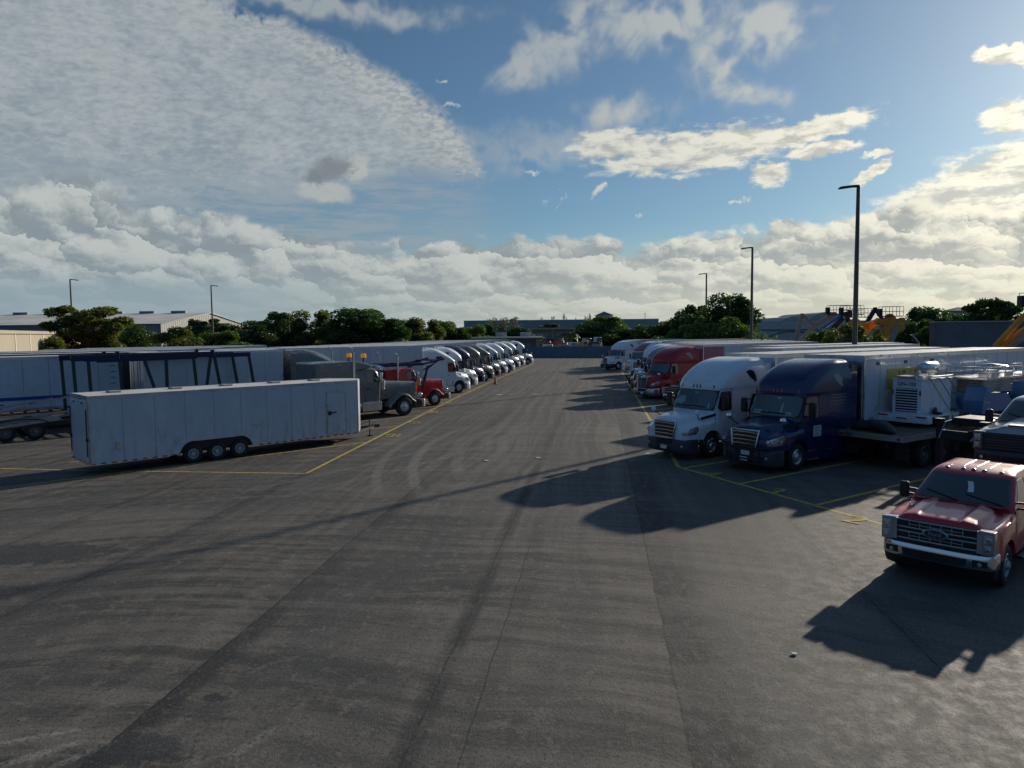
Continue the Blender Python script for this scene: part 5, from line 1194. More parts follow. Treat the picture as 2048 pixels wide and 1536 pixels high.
def hip(label, cx, Y, wpx, ytop, yeave, name='pavilion', bodyh=None, colr=None):
    g = thing(name, label, 'building'); c_ = dep(cx, yeave, Y); w_ = wpx / F_PX * Y / 2; zt = dep(cx, ytop, Y).z; ze = c_.z
    b = MB(); b.box(c_.x - w_ * .84, c_.x + w_ * .84, Y - w_ * .84, Y + w_ * .84, 0, ze); b.build('wall', colr or mat('house_beige', (.28, .27, .25), .8, var=.05), g, 0)
    b = MB(); P4 = [(-1, -1), (1, -1), (1, 1), (-1, 1)]; b.add([(c_.x + w_ * i, Y + w_ * j, ze) for i, j in P4] + [(c_.x, Y, zt)], [(0, 1, 4), (1, 2, 4), (2, 3, 4), (3, 0, 4), (0, 1, 2, 3)]); b.build('roof', mat('slate_roof', (.13, .13, .14), .7, var=.1), g, 0)
    b = MB(); b.box(c_.x - w_ * .5, c_.x + w_ * .5, Y - w_ * .84 - .05, Y - w_ * .84 + .1, ze - 2.2, ze - .8); b.build('window', glass, g, 0)
hip('square tower with a pyramid roof over the long grey building', 1208, 320, 36, 623, 631)
hip('grey hipped roof over the trees behind the concrete wall', 1916, 140, 46, 614, 622, 'house')
hip('small pale hipped roof left of the great dark tree', 1368, 210, 34, 626, 633, 'house')
g = bldg('storage_shed', 'low storage shed with a long flat cream roof and roof units')
xa, xb_ = dep(800, 680, 165).x, dep(1080, 680, 165).x
b = MB(); b.box(xa, xb_, 166, 186, 0, 4.1); b.build('wall', mat('shed_wall', (.15, .15, .15), .8, var=.15, vscale=.3), g, 0)
b = MB(); b.prism([(xa - 1, 4.1), (xb_ + 1.6, 4.1), (xb_ + .6, 4.4), (xa + 3, 4.5)], 'xz', 164.5, 187); b.build('roof', roof_c, g, 0)
b = MB(); b.box(xb_ - .9, xb_ + .1, 165.6, 166.1, 0, 3.9); b.build('pillar', cream, g, 0)
b = MB(); b.box(xb_ - 8, xb_ - 2, 165.9, 166.1, 0, 2.9); b.build('shutter', wall_blue, g, 0)
for px_, w_ in ((836, 1.2), (953, 1.6), (1002, 2.6), (1051, 2.6)): b = MB(); q = dep(px_, 676, 172); b.box(q.x - w_ / 2, q.x + w_ / 2, 171, 173, 4.4, 5.5); b.build('roof_unit', mat('unit_grey', (.35, .36, .36), .6), g, 0)
g = bldg('small_building', 'small grey-green building with a cream roof edge beyond the barrier wall')
xa, xb_ = dep(1064, 665, 190).x, dep(1146, 665, 190).x
b = MB(); b.box(xa, xb_, 190, 205, 0, 6.2); b.build('wall', mat('grey_green', (.22, .24, .21), .8, var=.1, vscale=.3), g, 0)
b = MB(); b.box(xa - .5, xb_ + .6, 189, 206, 6.2, 6.6); b.box(xb_ - .1, xb_ + .5, 189.3, 205, 3.8, 6.2); b.box((xa + xb_) / 2 - .2, (xa + xb_) / 2 + .3, 189.7, 190, 3.5, 6.2); b.build('roof', cream, g, 0)
b = MB(); b.box((xa + xb_) / 2 + .8, xb_ - 1, 189.9, 190.1, 4.4, 5.4); b.box(xa + 1, (xa + xb_) / 2 - 1, 189.9, 190.1, 4.4, 5.2); b.build('window', glass, g, 0)
g = bldg('arched_hall', 'pale grey hall with a shallow arched band behind the small shrubs')
beige = mat('hall_grey', (.42, .43, .42), .8, var=.05, vscale=.2)
xa, xb_ = dep(1490, 645, 150).x, dep(1900, 645, 150).x
b = MB(); b.box(xa, xb_, 150, 190, 0, 7.2); b.build('wall', beige, g, 0)
b = MB(); b.box(xa, xb_, 149.9, 150.05, 5.2, 5.5); b.tube([(xa + 5 + 10 * q, 149.9, 4.0 + 1.1 * (1 - (2 * q - 1) ** 2)) for q in [k / 12 for k in range(13)]], .14, 6); b.box(xa - .1, xa + 2.2, 149.6, 152, 5.5, 7.9); b.box(xa, xb_, 149.93, 150.02, 2.3, 2.6); b.build('trim', mat('hall_trim', (.14, .15, .17), .7), g, 0)
for px0, px1, tp in ((1560, 1612, 633), (1612, 1700, 624)):
    Yb = 175; a_ = dep(px0, 642, Yb); c_ = dep(px1, 642, Yb); zt = dep(px0, tp, Yb).z; b = MB()
    b.prism([(a_.x + (c_.x - a_.x) * k / 14, 7.0 + (zt - 7.0) * math.sin(math.pi * k / 14) ** .7) for k in range(15)], 'xz', Yb, Yb + 25); b.build('barrel_roof', mat('barrel_roof', (.26, .27, .25), .6, var=.05), g, 40)
g = bldg('concrete_wall', 'tall dark stained concrete wall at right', 'wall'); xa, xb_ = dep(1868, 660, 90).x, dep(2300, 660, 90).x
b = MB(); b.box(xa, xb_, 90, 91, 0, 6.0); b.build('panel', concrete_wall, g, 0)
b = MB(); b.box(xa, xb_, 89.9, 91.1, 6.0, 6.14); b.build('coping', galv, g, 0)
# barrier wall at the end of the lane
g = bldg('barrier_wall', 'blue-grey panel wall closing the far end of the lane', 'wall')
def wy(x): return 152 - (x - 11) * .30
b = MB(); posts = MB()
for k in range(30):
    xa = -60 + k * 4.2; xb_ = xa + 4.2; b.beam((xa, wy(xa), 1.15), (xb_, wy(xb_), 1.15), .15, 2.3); posts.beam((xa, wy(xa), 0), (xa, wy(xa), 2.42), .3, .3)
b.build('panel', bar_wall, g, 0); posts.build('post', bar_wall, g, 0)
# utility mast
tag(MB().tube([(dep(1290, 650, 300).x, 300, 0), (dep(1290, 650, 300).x, 300, 13.5)], .12, 6).build('radio_mast', galv), 'thin lattice mast far behind the right row', 'mast')
# vehicles beyond the barrier wall
def yard_van(label, px_, Y, paint, hgt, ln, flip=False):
    p = dep(px_, 690, Y); t = thing('parked_van', label, 'van', (p.x, Y, 0), R(8) * (1 if flip else -1), 'vehicles standing beyond the barrier wall'); l = ln / 2
    b = MB(); b.prism([(-l, .5), (l, .5), (l, 1.3), (l * .72, 1.5), (l * .5, hgt), (-l * .9, hgt), (-l, hgt * .8)], 'xz', -.95, .95); b.build('body', paint, t, 0, .08)
    b = MB(); b.prism([(l * .5, 1.55), (l * .68, 1.55), (l * .52, hgt - .15), (-l * .3, hgt - .15), (-l * .3, 1.55)], 'xz', -.97, .97); b.build('window', glass, t, 0)
    for xx in (-l * .62, l * .62):
        for s_ in (-1, 1): o = inst('wheel', TY, t, (xx, s_ * .85, .38), (0, 0, 0), (.75, .7, .75)); inst('rim', RIM_B, o)
for a_ in (('dark blue van roof just right of the shed', 1064, 168, blue_paint, 2.7, 5.5), ('black vehicle roof beyond the wall next to the shed', 1088, 172, frame_black, 3.3, 6), ('white van top left of the red roof', 1098, 163, white_paint, 2.6, 3.2), ('red low vehicle roof beyond the barrier wall', 1118, 165, bright_red, 3.0, 7.5), ('dark van with pale roof rack behind the red one', 1115, 176, dark_grey, 3.9, 5.5), ('white box van top right of the red roof', 1150, 166, white_paint, 3.0, 5), ('yellowish machine cab beyond the wall', 1171, 166, sign_yellow, 3.3, 2.2), ('white pickup top near the far right truck', 1176, 175, silver_paint, 3.9, 3), ('navy van beyond the wall right of the yellow cab', 1190, 167, blue_paint, 3.1, 4.4), ('white vehicle top beside the far right truck', 1197, 176, white_paint, 4.1, 2.6)):
    yard_van(*a_)
# ============================================================ light poles
for lb, q, sg in (('tallest light pole, rising behind the nearest white trailer', (1717, 372), -1), ('middle light pole of the right row', (1505, 495), -1), ('smallest light pole on the right, before the great dark tree', (1413, 547), -1), ('light pole beside the olive tree at far left', (140, 559), 1), ('light pole before the warehouse gable', (422, 571), 1)):
    p = gnd(q[0], q[1], 15.1); t = thing('light_pole', lb, 'light pole', (p.x, p.y, 0), 0, 'light poles around the lot')
    b = MB(); b.tube([(0, 0, .6), (0, 0, 15.1)], [.20, .125], 10); b.build('pole', mat('pole_bronze', (.085, .08, .075), .5, .3, var=.1), t)
    b = MB(); b.lathe([(.3, 0), (.3, .6), (0, .6)], 'z', n=14); b.build('base', concrete_wall, t, 30)
    b = MB(); b.prism([(0, 15.02), (sg * .35, 15.02), (sg * 1.25, 14.90), (sg * 1.4, 14.92), (sg * 1.25, 15.06), (sg * .3, 15.16), (0, 15.16)], 'xz', -.17, .17); b.build('lamp_head', frame_black, t, 0, .02)
# ============================================================ machine booms over the right row
def machine(name, label, Y, segs, colr, basket=None, group='lifting machines parked behind the right row', wheels=True):
    c_ = sum((dep(s_[0], s_[1], Y).x for s_ in segs[0][0]), 0) / len(segs[0][0]); t = thing(name, label, 'lift machine', (c_, Y, 0), 0, group)
    b = MB(); b.box(-2.2, 2.2, -1, 1, .5, 1.3); b.box(-1.4, 1.2, -1.05, 1.05, 1.3, 2.2); b.build('chassis', colr, t, 0, .05)
    for xx in (-1.5, 1.5):
        for s_ in (-1, 1): o = inst('wheel', TY, t, (xx, s_ * 1.1, .5)); inst('rim', RIM_B, o)
    for pts, wd, mm in segs:
        P = [dep(x, y, Y) - Vector((c_, Y, 0)) for x, y in pts]; b = MB(); yo = 0
        for p, q in zip(P, P[1:]):
            b.beam(p + Vector((0, yo, 0)), q + Vector((0, yo, 0)), wd * .8, wd); b.lathe([(wd * .52, -wd * .45), (wd * .52, wd * .45)], 'y', tuple(q + Vector((0, yo, 0))), 10); yo += .0
        # bracket plates and rams along the arm
        p, q = P[0], P[-1]
        b.beam(p + Vector((0, -.35, -.2)), (p + q) / 2 + Vector((0, -.35, -.25)), .09, .09)
        b.build('boom', mm, t, 30)
    if basket:
        for bx, by in basket:
            o = dep(bx, by, Y) - Vector((c_, Y, 0)); b = MB(); w_, h_ = 1.3, 1.15
            for i in (-1, -.33, .33, 1):
                for j in (-.45, .45): b.tube([o + Vector((i * w_ / 1, j, 0)), o + Vector((i * w_ / 1, j, h_))], .03, 5)
            for z in (0, .55, h_):
                for j in (-.45, .45): b.tube([o + Vector((-w_, j, z)), o + Vector((w_, j, z))], .03, 5)
            b.box(o.x - w_, o.x + w_, o.y - .45, o.y + .45, o.z - .08, o.z); b.box(o.x - w_ - .3, o.x - w_ + .1, o.y - .3, o.y + .3, o.z, o.z + .9); b.build('basket', frame_black, t, 0)
    return t
machine('boom_lift', 'grey-tan folded boom lift, leftmost of the machines', 96, [([(1590, 684), (1604, 630)], .45, tan_metal), ([(1604, 630), (1632, 652)], .4, tan_metal), ([(1592, 692), (1632, 650), (1668, 628)], .55, tan_metal), ([(1604, 652), (1625, 652)], .25, galv)], tan_metal, [(1676, 628)])
machine('boom_lift', 'blue boom lift with twin raised arms left of the tallest pole', 92, [([(1608, 695), (1688, 634)], .55, slate_paint), ([(1632, 692), (1692, 628)], .6, rack_blue), ([(1622, 672), (1680, 632)], .3, lift_blue), ([(1688, 628), (1704, 652)], .5, rack_blue)], rack_blue, [(1704, 629)])
machine('boom_lift', 'blue folded boom lift just right of the tallest pole', 98, [([(1728, 655), (1750, 618)], .5, rack_blue), ([(1750, 618), (1766, 640)], .4, rack_blue), ([(1700, 690), (1728, 655)], .5, rack_blue)], rack_blue, [(1720, 634)])
tj = machine('telehandler', 'orange telehandler with raised thick boom and letters', 88, [([(1748, 700), (1782, 640)], .95, orange), ([(1772, 700), (1792, 650)], .8, tan_metal), ([(1752, 642), (1802, 655)], .75, orange), ([(1770, 650), (1779, 634)], .8, orange), ([(1790, 648), (1803, 640)], .6, orange), ([(1760, 655), (1795, 640)], .35, tan_metal), ([(1742, 690), (1768, 650)], .3, black)], orange, [(1782, 632)])
pj = dep(1765, 668, 87.3) - tj.location; a_ = (dep(1782, 640, 88) - dep(1748, 700, 88)).normalized()
text_on(tj, 'JCB', .95, pj - a_ * .2 + Vector((0, 0, 0)), a_, Vector((-a_.z, 0, a_.x)), blue_paint)
machine('telehandler', 'orange telehandler boom low behind the yellow-green young tree', 90, [([(1692, 658), (1710, 644)], .9, orange), ([(1733, 652), (1752, 645)], .8, orange), ([(1712, 646), (1730, 656)], .5, orange), ([(1700, 690), (1740, 652)], .8, orange)], orange)
machine('telehandler', 'orange lift boom cut by the right frame edge', 62, [([(1990, 694), (2042, 638), (2075, 610)], .42, orange), ([(1998, 696), (2060, 650)], .35, orange), ([(2018, 690), (2075, 655)], .5, tan_metal)], orange, [(2075, 612)])
tag(MB().tube([dep(1824, 670, 80), dep(1836, 684, 80), dep(1840, 700, 80)], .12, 6).build('antenna_stub', galv), 'short pale inclined strut before the dark trees', 'strut')
# ============================================================ right row
AR_ = R(90 - 55)                     # rearward heading of the right row
def rev(az): return R(90 - az)
RV = Vector((math.cos(AR_), math.sin(AR_), 0)); RL = Vector((-math.sin(AR_), math.cos(AR_), 0))
GR = 'semi trucks nosed to the right lane line'
def fromwheel_r(px_, py, AXx=1.5):
    w_ = gnd(px_, py); return w_ + RL * 1.06 - RV * AXx
p_blue = fromwheel_r(1588, 941); p_white = fromwheel_r(1418, 915)
t, cab = tractor('navy blue semi truck with bull bar coupled to the trailer with the yellow sign', blue_paint, p_blue, AR_, 'aero', GR, bumper=dark_grey, bull=False)
b = MB()
for z in (.48, .60): b.tube([(-.06, -.8, z), (-.06, .8, z)], .03, 8)
b.tube([(.1, -1.05, .95), (-.1, -.85, .93), (-.12, 0, .90), (-.1, .85, .93), (.1, 1.05, .95)], .035, 8)
for y in (-.7, .7): b.tube([(-.09, y, .45), (-.11, y, .93)], .03, 8)
b.build('grille_guard', black, t, 40)
b = MB(); b.box(2.45, 2.95, -1.214, -1.206, 1.18, 1.58); sg_ = b.build('door_sign', white_plate, t, 0)
b = MB()
for k in range(5): b.box(2.5, 2.9 - .05 * (k % 2), -1.217, -1.2145, 1.5 - k * .07, 1.53 - k * .07)
b.build('sign_lines', mat('sign_line_grey', (.12, .15, .2), .6), sg_, 0)
b = MB(); b.box(-.03, .0, -.24, .12, .62, .78); b.build('licence_plate', white_plate, t, 0)
b = MB()
for k in range(4): b.tube([cab.pt(2.3 + .12 * k + .0, -.75 - .05 * q, .006) for q in range(4)], .008, 4)
b.build('pinstripe', galv, t, 0)
def extra(cb_, t_, name, m_, z0, z1, u0, u1, off=.015):
    b = MB(); cb_.patch(b, z0, z1, u0, u1, off, 3, 4); ws_ = [c for c in t_.children if c.name.startswith('windshield')][0]; b.build(name, m_, ws_, 60, recalc=False)
pale = mat('windshield_paper', (.30, .40, .40), .5, var=.2)
extra(cab, t, 'paper', pale, 1.98, 2.10, .22, .40); extra(cab, t, 'paper', pale, 1.97, 2.08, -.36, -.25); extra(cab, t, 'paper', pale, 2.05, 2.40, -.18, -.15); extra(cab, t, 'sticker', pale, 2.56, 2.60, -.10, -.02)
tw, cw = tractor('nearest white semi truck with grey bumper and amber turn signal', white_paint, p_white, AR_, 'aero', GR, bumper=dark_grey)
shade = mat('sun_shade', (.16, .30, .28), .35, var=.3)
b = MB(); P_ = [(2.02, .42), (2.05, .28), (2.16, .20), (2.36, .19), (2.44, .26), (2.38, .36), (2.22, .42)]; b.add([cw.pt(z, u, .016) for z, u in P_], [tuple(range(7))]); b.build('sun_shade', shade, [c for c in tw.children if c.name.startswith('windshield')][0], 0, recalc=False)
extra(cw, tw, 'sticker', pale, 2.56, 2.60, -.06, .02); extra(cw, tw, 'paper', pale, 1.98, 2.18, -.40, -.37)
for y_ in (-.1, .02): b = MB(); b.tube([cw.pt(2.12 + .3 * k / 4, y_ + (.07 if y_ < .1 else -.02) * (k / 4 if y_ < .1 else -k / 4), .016) for k in range(5)], .010, 4); b.build('hand_rail', dark_grey, [c for c in tw.children if c.name.startswith('windshield')][0], 0)
TRL = 5.5
def trailer_at(label, p, rz, **k):
    d = Vector((math.cos(rz), math.sin(rz), 0)); return van_trailer(label, tuple(p + d * TRL), rz, **k)
GT = 'box trailers of the right row'
jb = trailer_at('white box trailer with a yellow sign, nearest on the right', p_blue + RV * .2, AR_, group=GT, ribs=False)
b = MB(); b.box(1.75, 6.0, -1.318, -1.306, 2.70, 3.52); sn_ = b.build('sign_board', sign_yellow, jb, 0)
text_on(sn_, 'J.B. HUNT', .62, (4.0, -1.321, 3.0), (1, 0, 0), (0, 0, 1), black)
text_on(sn_, '53', .01, (.5, -1.321, 1.4), (1, 0, 0), (0, 0, 1), black)
text_on(jb, '53', .3, (.62, -1.312, 1.42), (1, 0, 0), (0, 0, 1), dark_grey)
b = MB()
for x in (.9, 3.1, 5.4):
    for dx_ in (0, .16): b.box(x + dx_, x + dx_ + .1, -1.325, -1.3, 3.70, 3.84)
b.build('vent', black, jb, 0, .015)
b = MB(); b.box(-.05, .0, -1.25, 1.25, 1.15, 3.9); b.build('nose_panel', alu, jb, 0)
trailer_at('white box trailer behind the nearest white truck', p_white, AR_, group=GT)
# further stalls
def onR(k): return Rc - rdir * k
nose = lambda Y: Vector((6.66 + (Y - 28) * math.tan(R(7.2)) , Y, 0))
pickup('dark pickup truck with a chrome-barred grille half hidden by the nearest white truck', frame_black, tuple(nose(47.6) + RV * 2.4), AR_, 'black')
van_trailer('unhitched white box trailer between the nearest white truck and the dark pickup', tuple(nose(37) + RV * 8.5), AR_, group=GT)
van_trailer('unhitched white box trailer over the dark pickup', tuple(nose(42.5) + RV * 11), AR_, group=GT)
pr_ = nose(54.6)
tr_, cr_ = tractor('red semi truck with tall chrome grille and chrome bumper', red_paint, tuple(pr_), AR_, 'aero', GR, bumper=alu, grille='mesh')
rt_ = trailer_at('box trailer with pink-red front panel behind the red truck', pr_, AR_, group=GT)
b = MB(); b.box(.1, 2.6, -1.309, -1.303, 1.3, 3.9); b.build('front_panel', mat('panel_pink', (.42, .14, .17), .5, var=.3, vscale=1.5), rt_, 0)
pg_ = nose(60.5); tractor('grey-blue semi truck with a white lower body beyond the red truck', slate_paint, tuple(pg_), AR_, 'aero', GR, bumper=dark_grey); trailer_at('white box trailer behind the grey-blue truck', pg_, AR_, group=GT)
pw_ = nose(66.4); tractor('white semi truck with a black bull bar, second beyond the red one', white_paint, tuple(pw_), AR_, 'aero', GR, bumper=black, bull=True); trailer_at('white box trailer behind the white truck with the bull bar', pw_, AR_, group=GT)
pb_ = nose(79); tractor('low-roofed blue semi truck tucked behind the white one with the bull bar', slate_paint, tuple(pb_ + RV * 1.0), AR_, 'conv', GR)
pm_ = nose(85.5); tractor('maroon and white semi truck before the farthest truck of the right row', white_paint, tuple(pm_), AR_, 'volvo', GR, bumper=alu, grille='mesh', twotone=maroon_paint); trailer_at('white box trailer behind the maroon and white truck', pm_, AR_, group=GT)
pe_ = gnd(1212, 741); tractor('farthest white semi truck of the right row', white_paint, (12.9, 98.5, 0), AR_, 'aero', GR, bumper=black, grille='mesh'); trailer_at('white box trailer behind the farthest right truck', Vector((12.9, 98.5, 0)), AR_, group=GT)
van_trailer('white box trailer deep in the right row', tuple(nose(73) + RV * 7), AR_, group=GT)
# flatbed and its load
_q = (gnd(1667, 864, 1.2) + gnd(1815, 879, 1.2)) / 2; fb = Vector((_q.x, _q.y, 0)); FA = rev(57); FV = Vector((math.cos(FA), math.sin(FA), 0)); FL = Vector((-math.sin(FA), math.cos(FA), 0))
flatbed('empty-ended flatbed trailer carrying a generator, numbered along its end rail', tuple(fb), FA)
gp_ = fb + FV * 3.0 + FL * .25; gp_.z = 1.28
generator('white trailer-mounted generator with louvred front strapped on the flatbed', tuple(gp_), FA)
bl_ = fb + FV * 6.7 - FL * .1; bl_.z = 1.28
boom_lift_blue('blue scissor lift with folded railings riding behind the generator', tuple(bl_), FA)
b2 = fb + FV * 11.2; b2.z = 1.28; boom_lift_blue('second blue scissor lift at the right frame edge', tuple(b2), FA)
def lp(base, x, y, z): return base + FV * x + FL * y + Vector((0, 0, z))
for sg, x, m_, lb in ((-1, .5, strap_y, 'yellow strap over the near side of the generator'), (-1, 1.2, strap_g, 'grey strap over the middle of the generator'), (-1, 1.9, strap_g, 'grey strap over the rear of the generator')):
    strap(lb, lp(gp_, x - .2, -.5, 1.93), lp(gp_, x, -.62, 1.9), lp(gp_, x + 1.0, -1.22 - .1, .0), m_)
strap('yellow strap slanting from the left side of the generator', lp(gp_, 0, .68, 1.4), lp(gp_, -.02, .72, 1.35), lp(gp_, -1.2, 1.1, .0), strap_y)
# tarpaulin bundle
b = MB(); rnd = random.Random(3); lo = []
for i in range(13):
    q = i / 12; c_ = fb + FV * (.55 + .25 * math.sin(q * 4)) + FL * (1.0 - 1.75 * q) + Vector((0, 0, 1.29)); rr = .30 * (math.sin(math.pi * min(1, max(0, q * .94 + .03))) ** .45)
    lo.append([c_ + FV * rr * 1.3 * math.cos(a) * (1 + rnd.uniform(-.18, .18)) + Vector((0, 0, rr * .75 + rr * .75 * math.sin(a) * (1 + rnd.uniform(-.15, .15)))) for a in [6.283 * k / 12 for k in range(12)]])
b.loft(lo, True, True); tag(b.build('tarpaulin', tarp_mat, None, 60), 'crumpled dark tarpaulin rolled on the end of the flatbed', 'tarpaulin')
# gooseneck with the silver pickup on it
kb = gnd(1893, 868, 1.5); kb.z = 0; kb -= FL * .3; gooseneck('black gooseneck trailer with gold letters on its neck', tuple(kb), FA)
sp_ = gnd(1960, 866, 2.42); pickup('silver pickup truck with black grille raised on a car trailer at the right edge', silver_paint, tuple(Vector((sp_.x, sp_.y, 1.215)) - FL * .86 + FV * .05 - Vector((0, 0, 0))), rev(50), 'silver')
pickup('dark red pickup truck in the right foreground', pickup_red, (8.38, 13.85, 0), rev(47), 'red')
# the silver pickup rides on a deck trailer of its own
_sp = [o for o in bpy.data.objects if o.name.startswith('pickup_truck') and o.get('label', '').startswith('silver')][0]; _d = rev(50)
t = thing('deck_trailer', 'black car trailer with raised deck under the silver pickup', 'car trailer', (_sp.location.x, _sp.location.y, 0), _d)
b = MB()
for sg in (-1, 1): b.beam((.1, sg * .95, 1.05), (7.2, sg * .95, 1.05), .12, .22); b.beam((.1, sg * .35, 1.05), (7.2, sg * .35, 1.05), .1, .2)
for k in range(13): b.beam((.2 + k * .58, -1.0, 1.12), (.2 + k * .58, 1.0, 1.12), .08, .08)
for x in (3.9, 4.8): b.tube([(x, -1.0, .42), (x, 1.0, .42)], .06); b.box(x - .08, x + .08, -.5, .5, .42, .98)
b.beam((.1, -1, 1.0), (.1, 1, 1.0), .14, .3); b.build('frame', frame_black, t, 0)
b = MB(); b.box(.05, 7.3, -1.1, 1.1, 1.16, 1.215); b.build('deck', frame_black, t, 0)
for sg in (-1, 1):
    b = MB(); b.box(.5, .66, sg * .8 - .08, sg * .8 + .08, .04, 1.0); b.box(.42, .74, sg * .8 - .16, sg * .8 + .16, 0, .04); b.build('landing_leg', frame_black, t, 0)
    for x in (3.9, 4.8): wheel(t, x, sg * .85, sg, RIM_B, s=.8, z=.41)
# ============================================================ left row
AL = R(90 - 47 + 180); LV = Vector((math.cos(AL), math.sin(AL), 0)); LS = Vector((-math.sin(AL), math.cos(AL), 0))
GL = 'semi trucks nosed to the left lane line'; GTL = 'box trailers of the left row'
a_, b_ = gnd(182, 931, .42), gnd(717, 866, .42); d_ = (a_ - b_); Lc_ = d_.length; rz = math.atan2(d_.y, d_.x); lv = d_.normalized(); ls = Vector((-lv.y, lv.x, 0))
o_ = b_ - ls * 1.24; cargo_trailer('long white enclosed cargo trailer with three axles in the left foreground', (o_.x, o_.y, 0), rz, Lc_)
F0 = dep(500, 710, 43.5); car_carrier('car carrier trailer with navy upper beams and dark green posts', (F0.x - ls.x * 1.18, F0.y - ls.y * 1.18, 0), R(225))
def fromwheel(px_, py, AXx=1.5, s=1.0):
    w_ = gnd(px_, py); c_ = w_ - LS * 1.06 * s; return c_ - LV * AXx * s
pp = fromwheel(808, 831, 1.3, 1.14)
tg, _c = tractor('grey long-nosed semi truck with chrome stacks and amber roof beacons', gray_paint, tuple(pp), AL, 'conv', GL, bumper=alu, sc_=1.14)
b = MB(); b.prism([(4.25, 1.1), (6.6, 1.1), (6.6, 3.08), (4.4, 3.12), (4.0, 3.08), (3.6, 2.98), (3.2, 2.85), (3.5, 2.7), (4.25, 2.6)], 'xz', -1.1, 1.1); b.build('sleeper', gray_paint, tg, 0, .08, 3)
b = MB()
for x0_, x1_, z0_, z1_ in ((5.1, 6.3, 2.05, 2.95),):
    for q in ((x0_, z1_, x0_ + .25, z1_), (x0_, z1_, x0_, z1_ - .3), (x1_, z1_, x1_ - .25, z1_), (x1_, z1_, x1_, z1_ - .35)): b.beam((q[0], 1.112, q[1]), (q[2], 1.112, q[3]), .015, .05)
b.build('sleeper_trim', galv, tg, 0)
for y, x in ((.75, 3.6), (-.75, 3.6)):
    b = MB(); b.tube([(x, y, 2.9), (x, y, 3.28)], .05, 8); bs = b.build('beacon_mount', black, tg); b = MB(); b.lathe([(.13, 0), (.15, .04), (.14, .18), (.08, .22), (0, .22)], 'z', (x, y, 3.28), 14); b.build('beacon', beacon_mat, bs, 30)
b = MB(); b.tube([(3.0, .5, 2.85), (2.6, .62, 2.78), (2.4, .75, 2.62)], [.05, .08, .11], 8); b.build('roof_horn', chrome, tg, 40)
# rounded grey truck and trailer behind it
p2 = Vector((-11.7, 53.0, 0)); tb_, _c = tractor('grey round-roofed semi truck behind the grey long-nosed one', gray_paint, tuple(p2), AL, 'volvo', GL, sleeper='box', sc_=1.04)
van_trailer('short white ribbed box trailer behind the rounded grey truck', tuple(p2 + LV * 6.3), AL, L=8.5, group=GTL, ribs=True, sc_=1.02)
# red car hauler
pr2 = fromwheel(869, 811, 1.3)
tr2, _c = tractor('bright red long-nosed car hauler truck carrying dark overhead rails', bright_red, tuple(pr2), AL, 'conv', GL, bumper=alu)
b = MB(); b.prism([(4.25, 1.1), (5.4, 1.1), (5.4, 2.72), (4.25, 2.76)], 'xz', -1.05, 1.05); b.build('sleeper', bright_red, tr2, 0, .06)
b = MB()
for y in (-1.0, 1.0):
    b.beam((9, y, 3.0), (2.2, y, 3.02), .12, .16); b.beam((2.2, y, 3.02), (.3, y, 3.35), .12, .12); b.beam((1.9, y * 1.15, 2.9), (2.6, y * 1.2, .7), .12, .12); b.beam((.9, y, 3.2), (2.2, y, 2.6), .07, .07); b.beam((5.6, y, 3.0), (5.6, y, 1.0), .12, .12)
    b.tube([(1.2, y * 1.1, 3.1), (2.0, y * 1.15, 2.6), (2.5, y * 1.15, 1.6)], .04, 6)
for x in (.4, 1.4, 2.4, 3.6, 5, 6.5, 8): b.beam((x, -1.0, 3.1 if x > 2 else 3.25), (x, 1.0, 3.1 if x > 2 else 3.25), .1, .06)
b.build('head_rack', rack_blue, tr2, 0)
# white international type with trailer E
pi = fromwheel(917, 786); tractor('white semi truck with sloped roof next to the red car hauler', white_paint, tuple(pi), AL, 'volvo', GL, sleeper='box', bumper=white_paint)
te = trailer_at('long white ribbed box trailer seen above the grey truck', pi, AL, group=GTL, ribs=True, sc_=1.03); text_on(te, 'FTLZ 530128', .28, (13.0, 1.32, 3.0), (-1, 0, 0), (0, 0, 1), dark_grey)
def hash_(s_): return (sum(ord(k) * (i + 3) for i, k in enumerate(s_)) % 97) / 97.0
for lb, q, paint, st_, sl in (
    ('white semi truck with teardrop roof window before the navy one', (941, 776), white_paint, 'aero', 'tear'),
    ('navy semi truck mostly hidden between a white and a grey one', (957, 768.5), blue_paint, 'aero', None),
    ('taupe-grey semi truck with teardrop window in the left row', (971.5, 762.5), taupe_paint, 'aero', 'tear'),
    ('light taupe semi truck just beyond the darker taupe one', (988, 756), gray_paint, 'volvo', 'box'),
    ('white semi truck with square roof window next beyond the taupe pair', (1003, 750), white_paint, 'volvo', 'box'),
    ('white semi truck fourth from the far end of the left row', (1019, 745.5), white_paint, 'aero', None),
    ('white semi truck with dark windows, third from the far end of the left row', (1031, 737.5), white_paint, 'volvo', 'box'),
    ('white semi truck second from the far end of the left row', (1042, 733.5), white_paint, 'aero', None),
    ('last white semi truck of the left row before the barrier wall', (1055.5, 729.2), white_paint, 'aero', 'tear')):
    p_ = fromwheel(*q); _h = hash_(lb); p_ = p_ + LV * (_h * .5)
    tractor(lb, paint, tuple(p_), AL + R((_h - .5) * 2.4), st_, GL, sleeper=sl, bumper=white_paint if paint is white_paint else paint); trailer_at('box trailer coupled to the ' + {941: 'white truck standing before the navy one', 957: 'navy truck of the left row', 971.5: 'darker taupe truck', 988: 'lighter taupe truck', 1003: 'first white truck beyond the taupe pair', 1019: 'fourth truck from the far left-row end', 1031: 'third truck from the far left-row end', 1042: 'second truck from the far left-row end', 1055.5: 'last truck of the left row'}[q[0]], p_, AL, group=GTL, sc_=1.02)
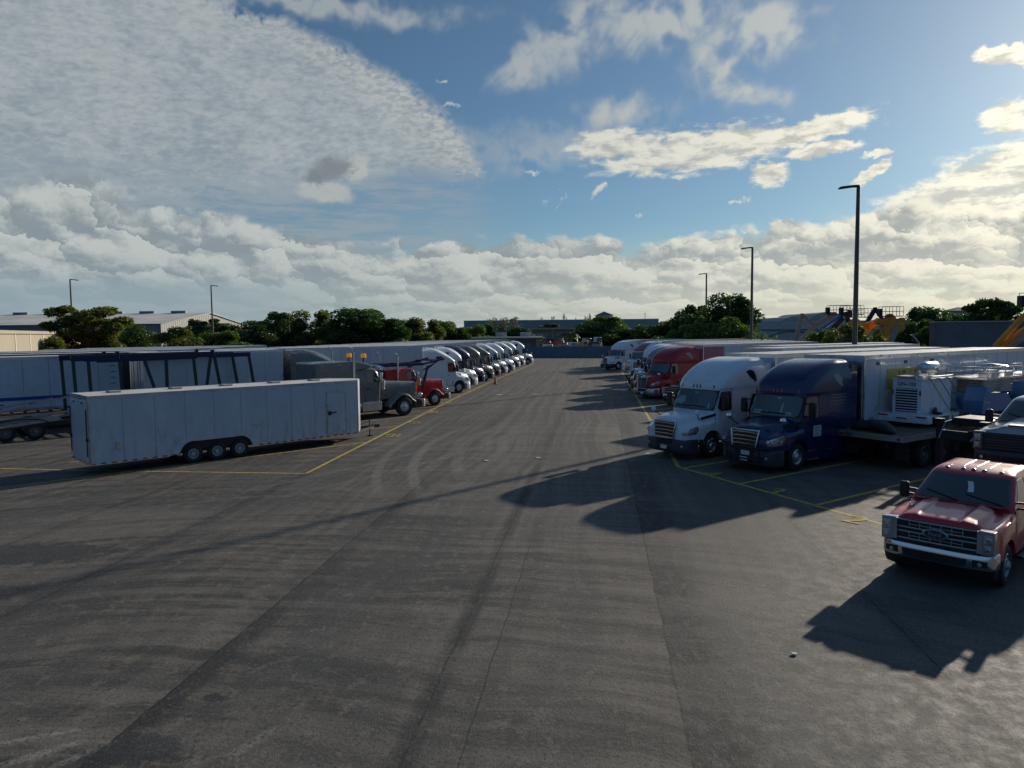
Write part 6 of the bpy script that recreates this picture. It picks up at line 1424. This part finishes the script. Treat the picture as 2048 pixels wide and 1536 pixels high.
# parked trailers at far left
ta = van_trailer('white box trailer with a blue stripe at far left', (-23.1 - LS.x * 1.3, 42.0 - LS.y * 1.3, 0), AL, group=GTL)
b = MB(); b.box(.9, 16.1, 1.30, 1.318, 1.75, 1.93); b.build('stripe', stripe_blue, ta, 0)
b = MB()
for k in range(4): b.box(.35, .62, 1.30, 1.312, 3.45 - k * .34, 3.49 - k * .34)
for k in range(4): b.box(4.2 + k * 1.6, 4.9 + k * 1.6, 1.30, 1.312, 1.52, 1.58)
b.build('markings', dark_grey, ta, 0)
van_trailer('black-sided box trailer in shade behind the navy beams', (-23.6 - LS.x * 1.3, 47.9 - LS.y * 1.3, 0), AL, group=GTL, side=frame_black, sc_=1.01)
for i, lb in enumerate(('white box trailer directly behind the black-sided one', 'back-row white trailer whose roof shows second behind the black-sided trailer', 'back-row white trailer third behind the black-sided one', 'rearmost white trailer of the back row at left')):
    van_trailer(lb, (-25.0 - i * .5, 55.5 + i * 6.6, 0), AL, group=GTL, sc_=1.015)
# ============================================================ small things
t = thing('traffic_cone', 'dull orange traffic cone with a post on the left lane line', 'cone', tuple(gnd(990.5, 768.5)))
b = MB(); b.box(-.22, .22, -.22, .22, 0, .05); b.build('base', cone_orange, t, 0, .01); b = MB(); b.lathe([(.15, .05), (.05, .85), (0, .87)], 'z', n=16); b.tube([(0, 0, .8), (0, 0, 1.35)], .025, 6); b.build('cone', cone_orange, t, 40)
for i, (q, s_) in enumerate((((998, 790), .35), ((1070, 789), .4), ((1077, 917), .14), ((972, 922), .14), ((1590, 1310), .06), ((1300, 909), .3), ((1020, 789), .15))):
    p = gnd(*q); b = MB(); rnd = random.Random(i); n_ = 7
    b.prism([(p.x + s_ * math.cos(a) * rnd.uniform(.5, 1), p.y + s_ * math.sin(a) * rnd.uniform(.5, 1)) for a in [6.283 * k / n_ for k in range(n_)]], 'xy', .012, .03)
    tag(b.build('litter', white_plate, None, 0), ('flat white scrap on the lane beyond the taupe trucks', 'larger white scrap in the middle of the far lane', 'white scrap by the dark joint in mid lane', 'small white scrap left of the mid-lane joint', 'tiny white speck on the right foreground asphalt', 'white scrap under the bumper of the nearest white truck', 'tiny scrap between the two far lane scraps')[i], 'litter', 'scraps lying on the asphalt')
b = MB(); p = gnd(1262, 779); rnd = random.Random(9)
b.prism([(p.x + 1.1 * math.cos(a) * rnd.uniform(.6, 1) - .8, p.y + 1.4 * math.sin(a) * rnd.uniform(.6, 1)) for a in [6.283 * k / 12 for k in range(12)]], 'xy', .004, .010)
tag(b.build('puddle', mat('puddle_water', (.03, .035, .04), .03, coat=1.0), None, 0), kind='structure')
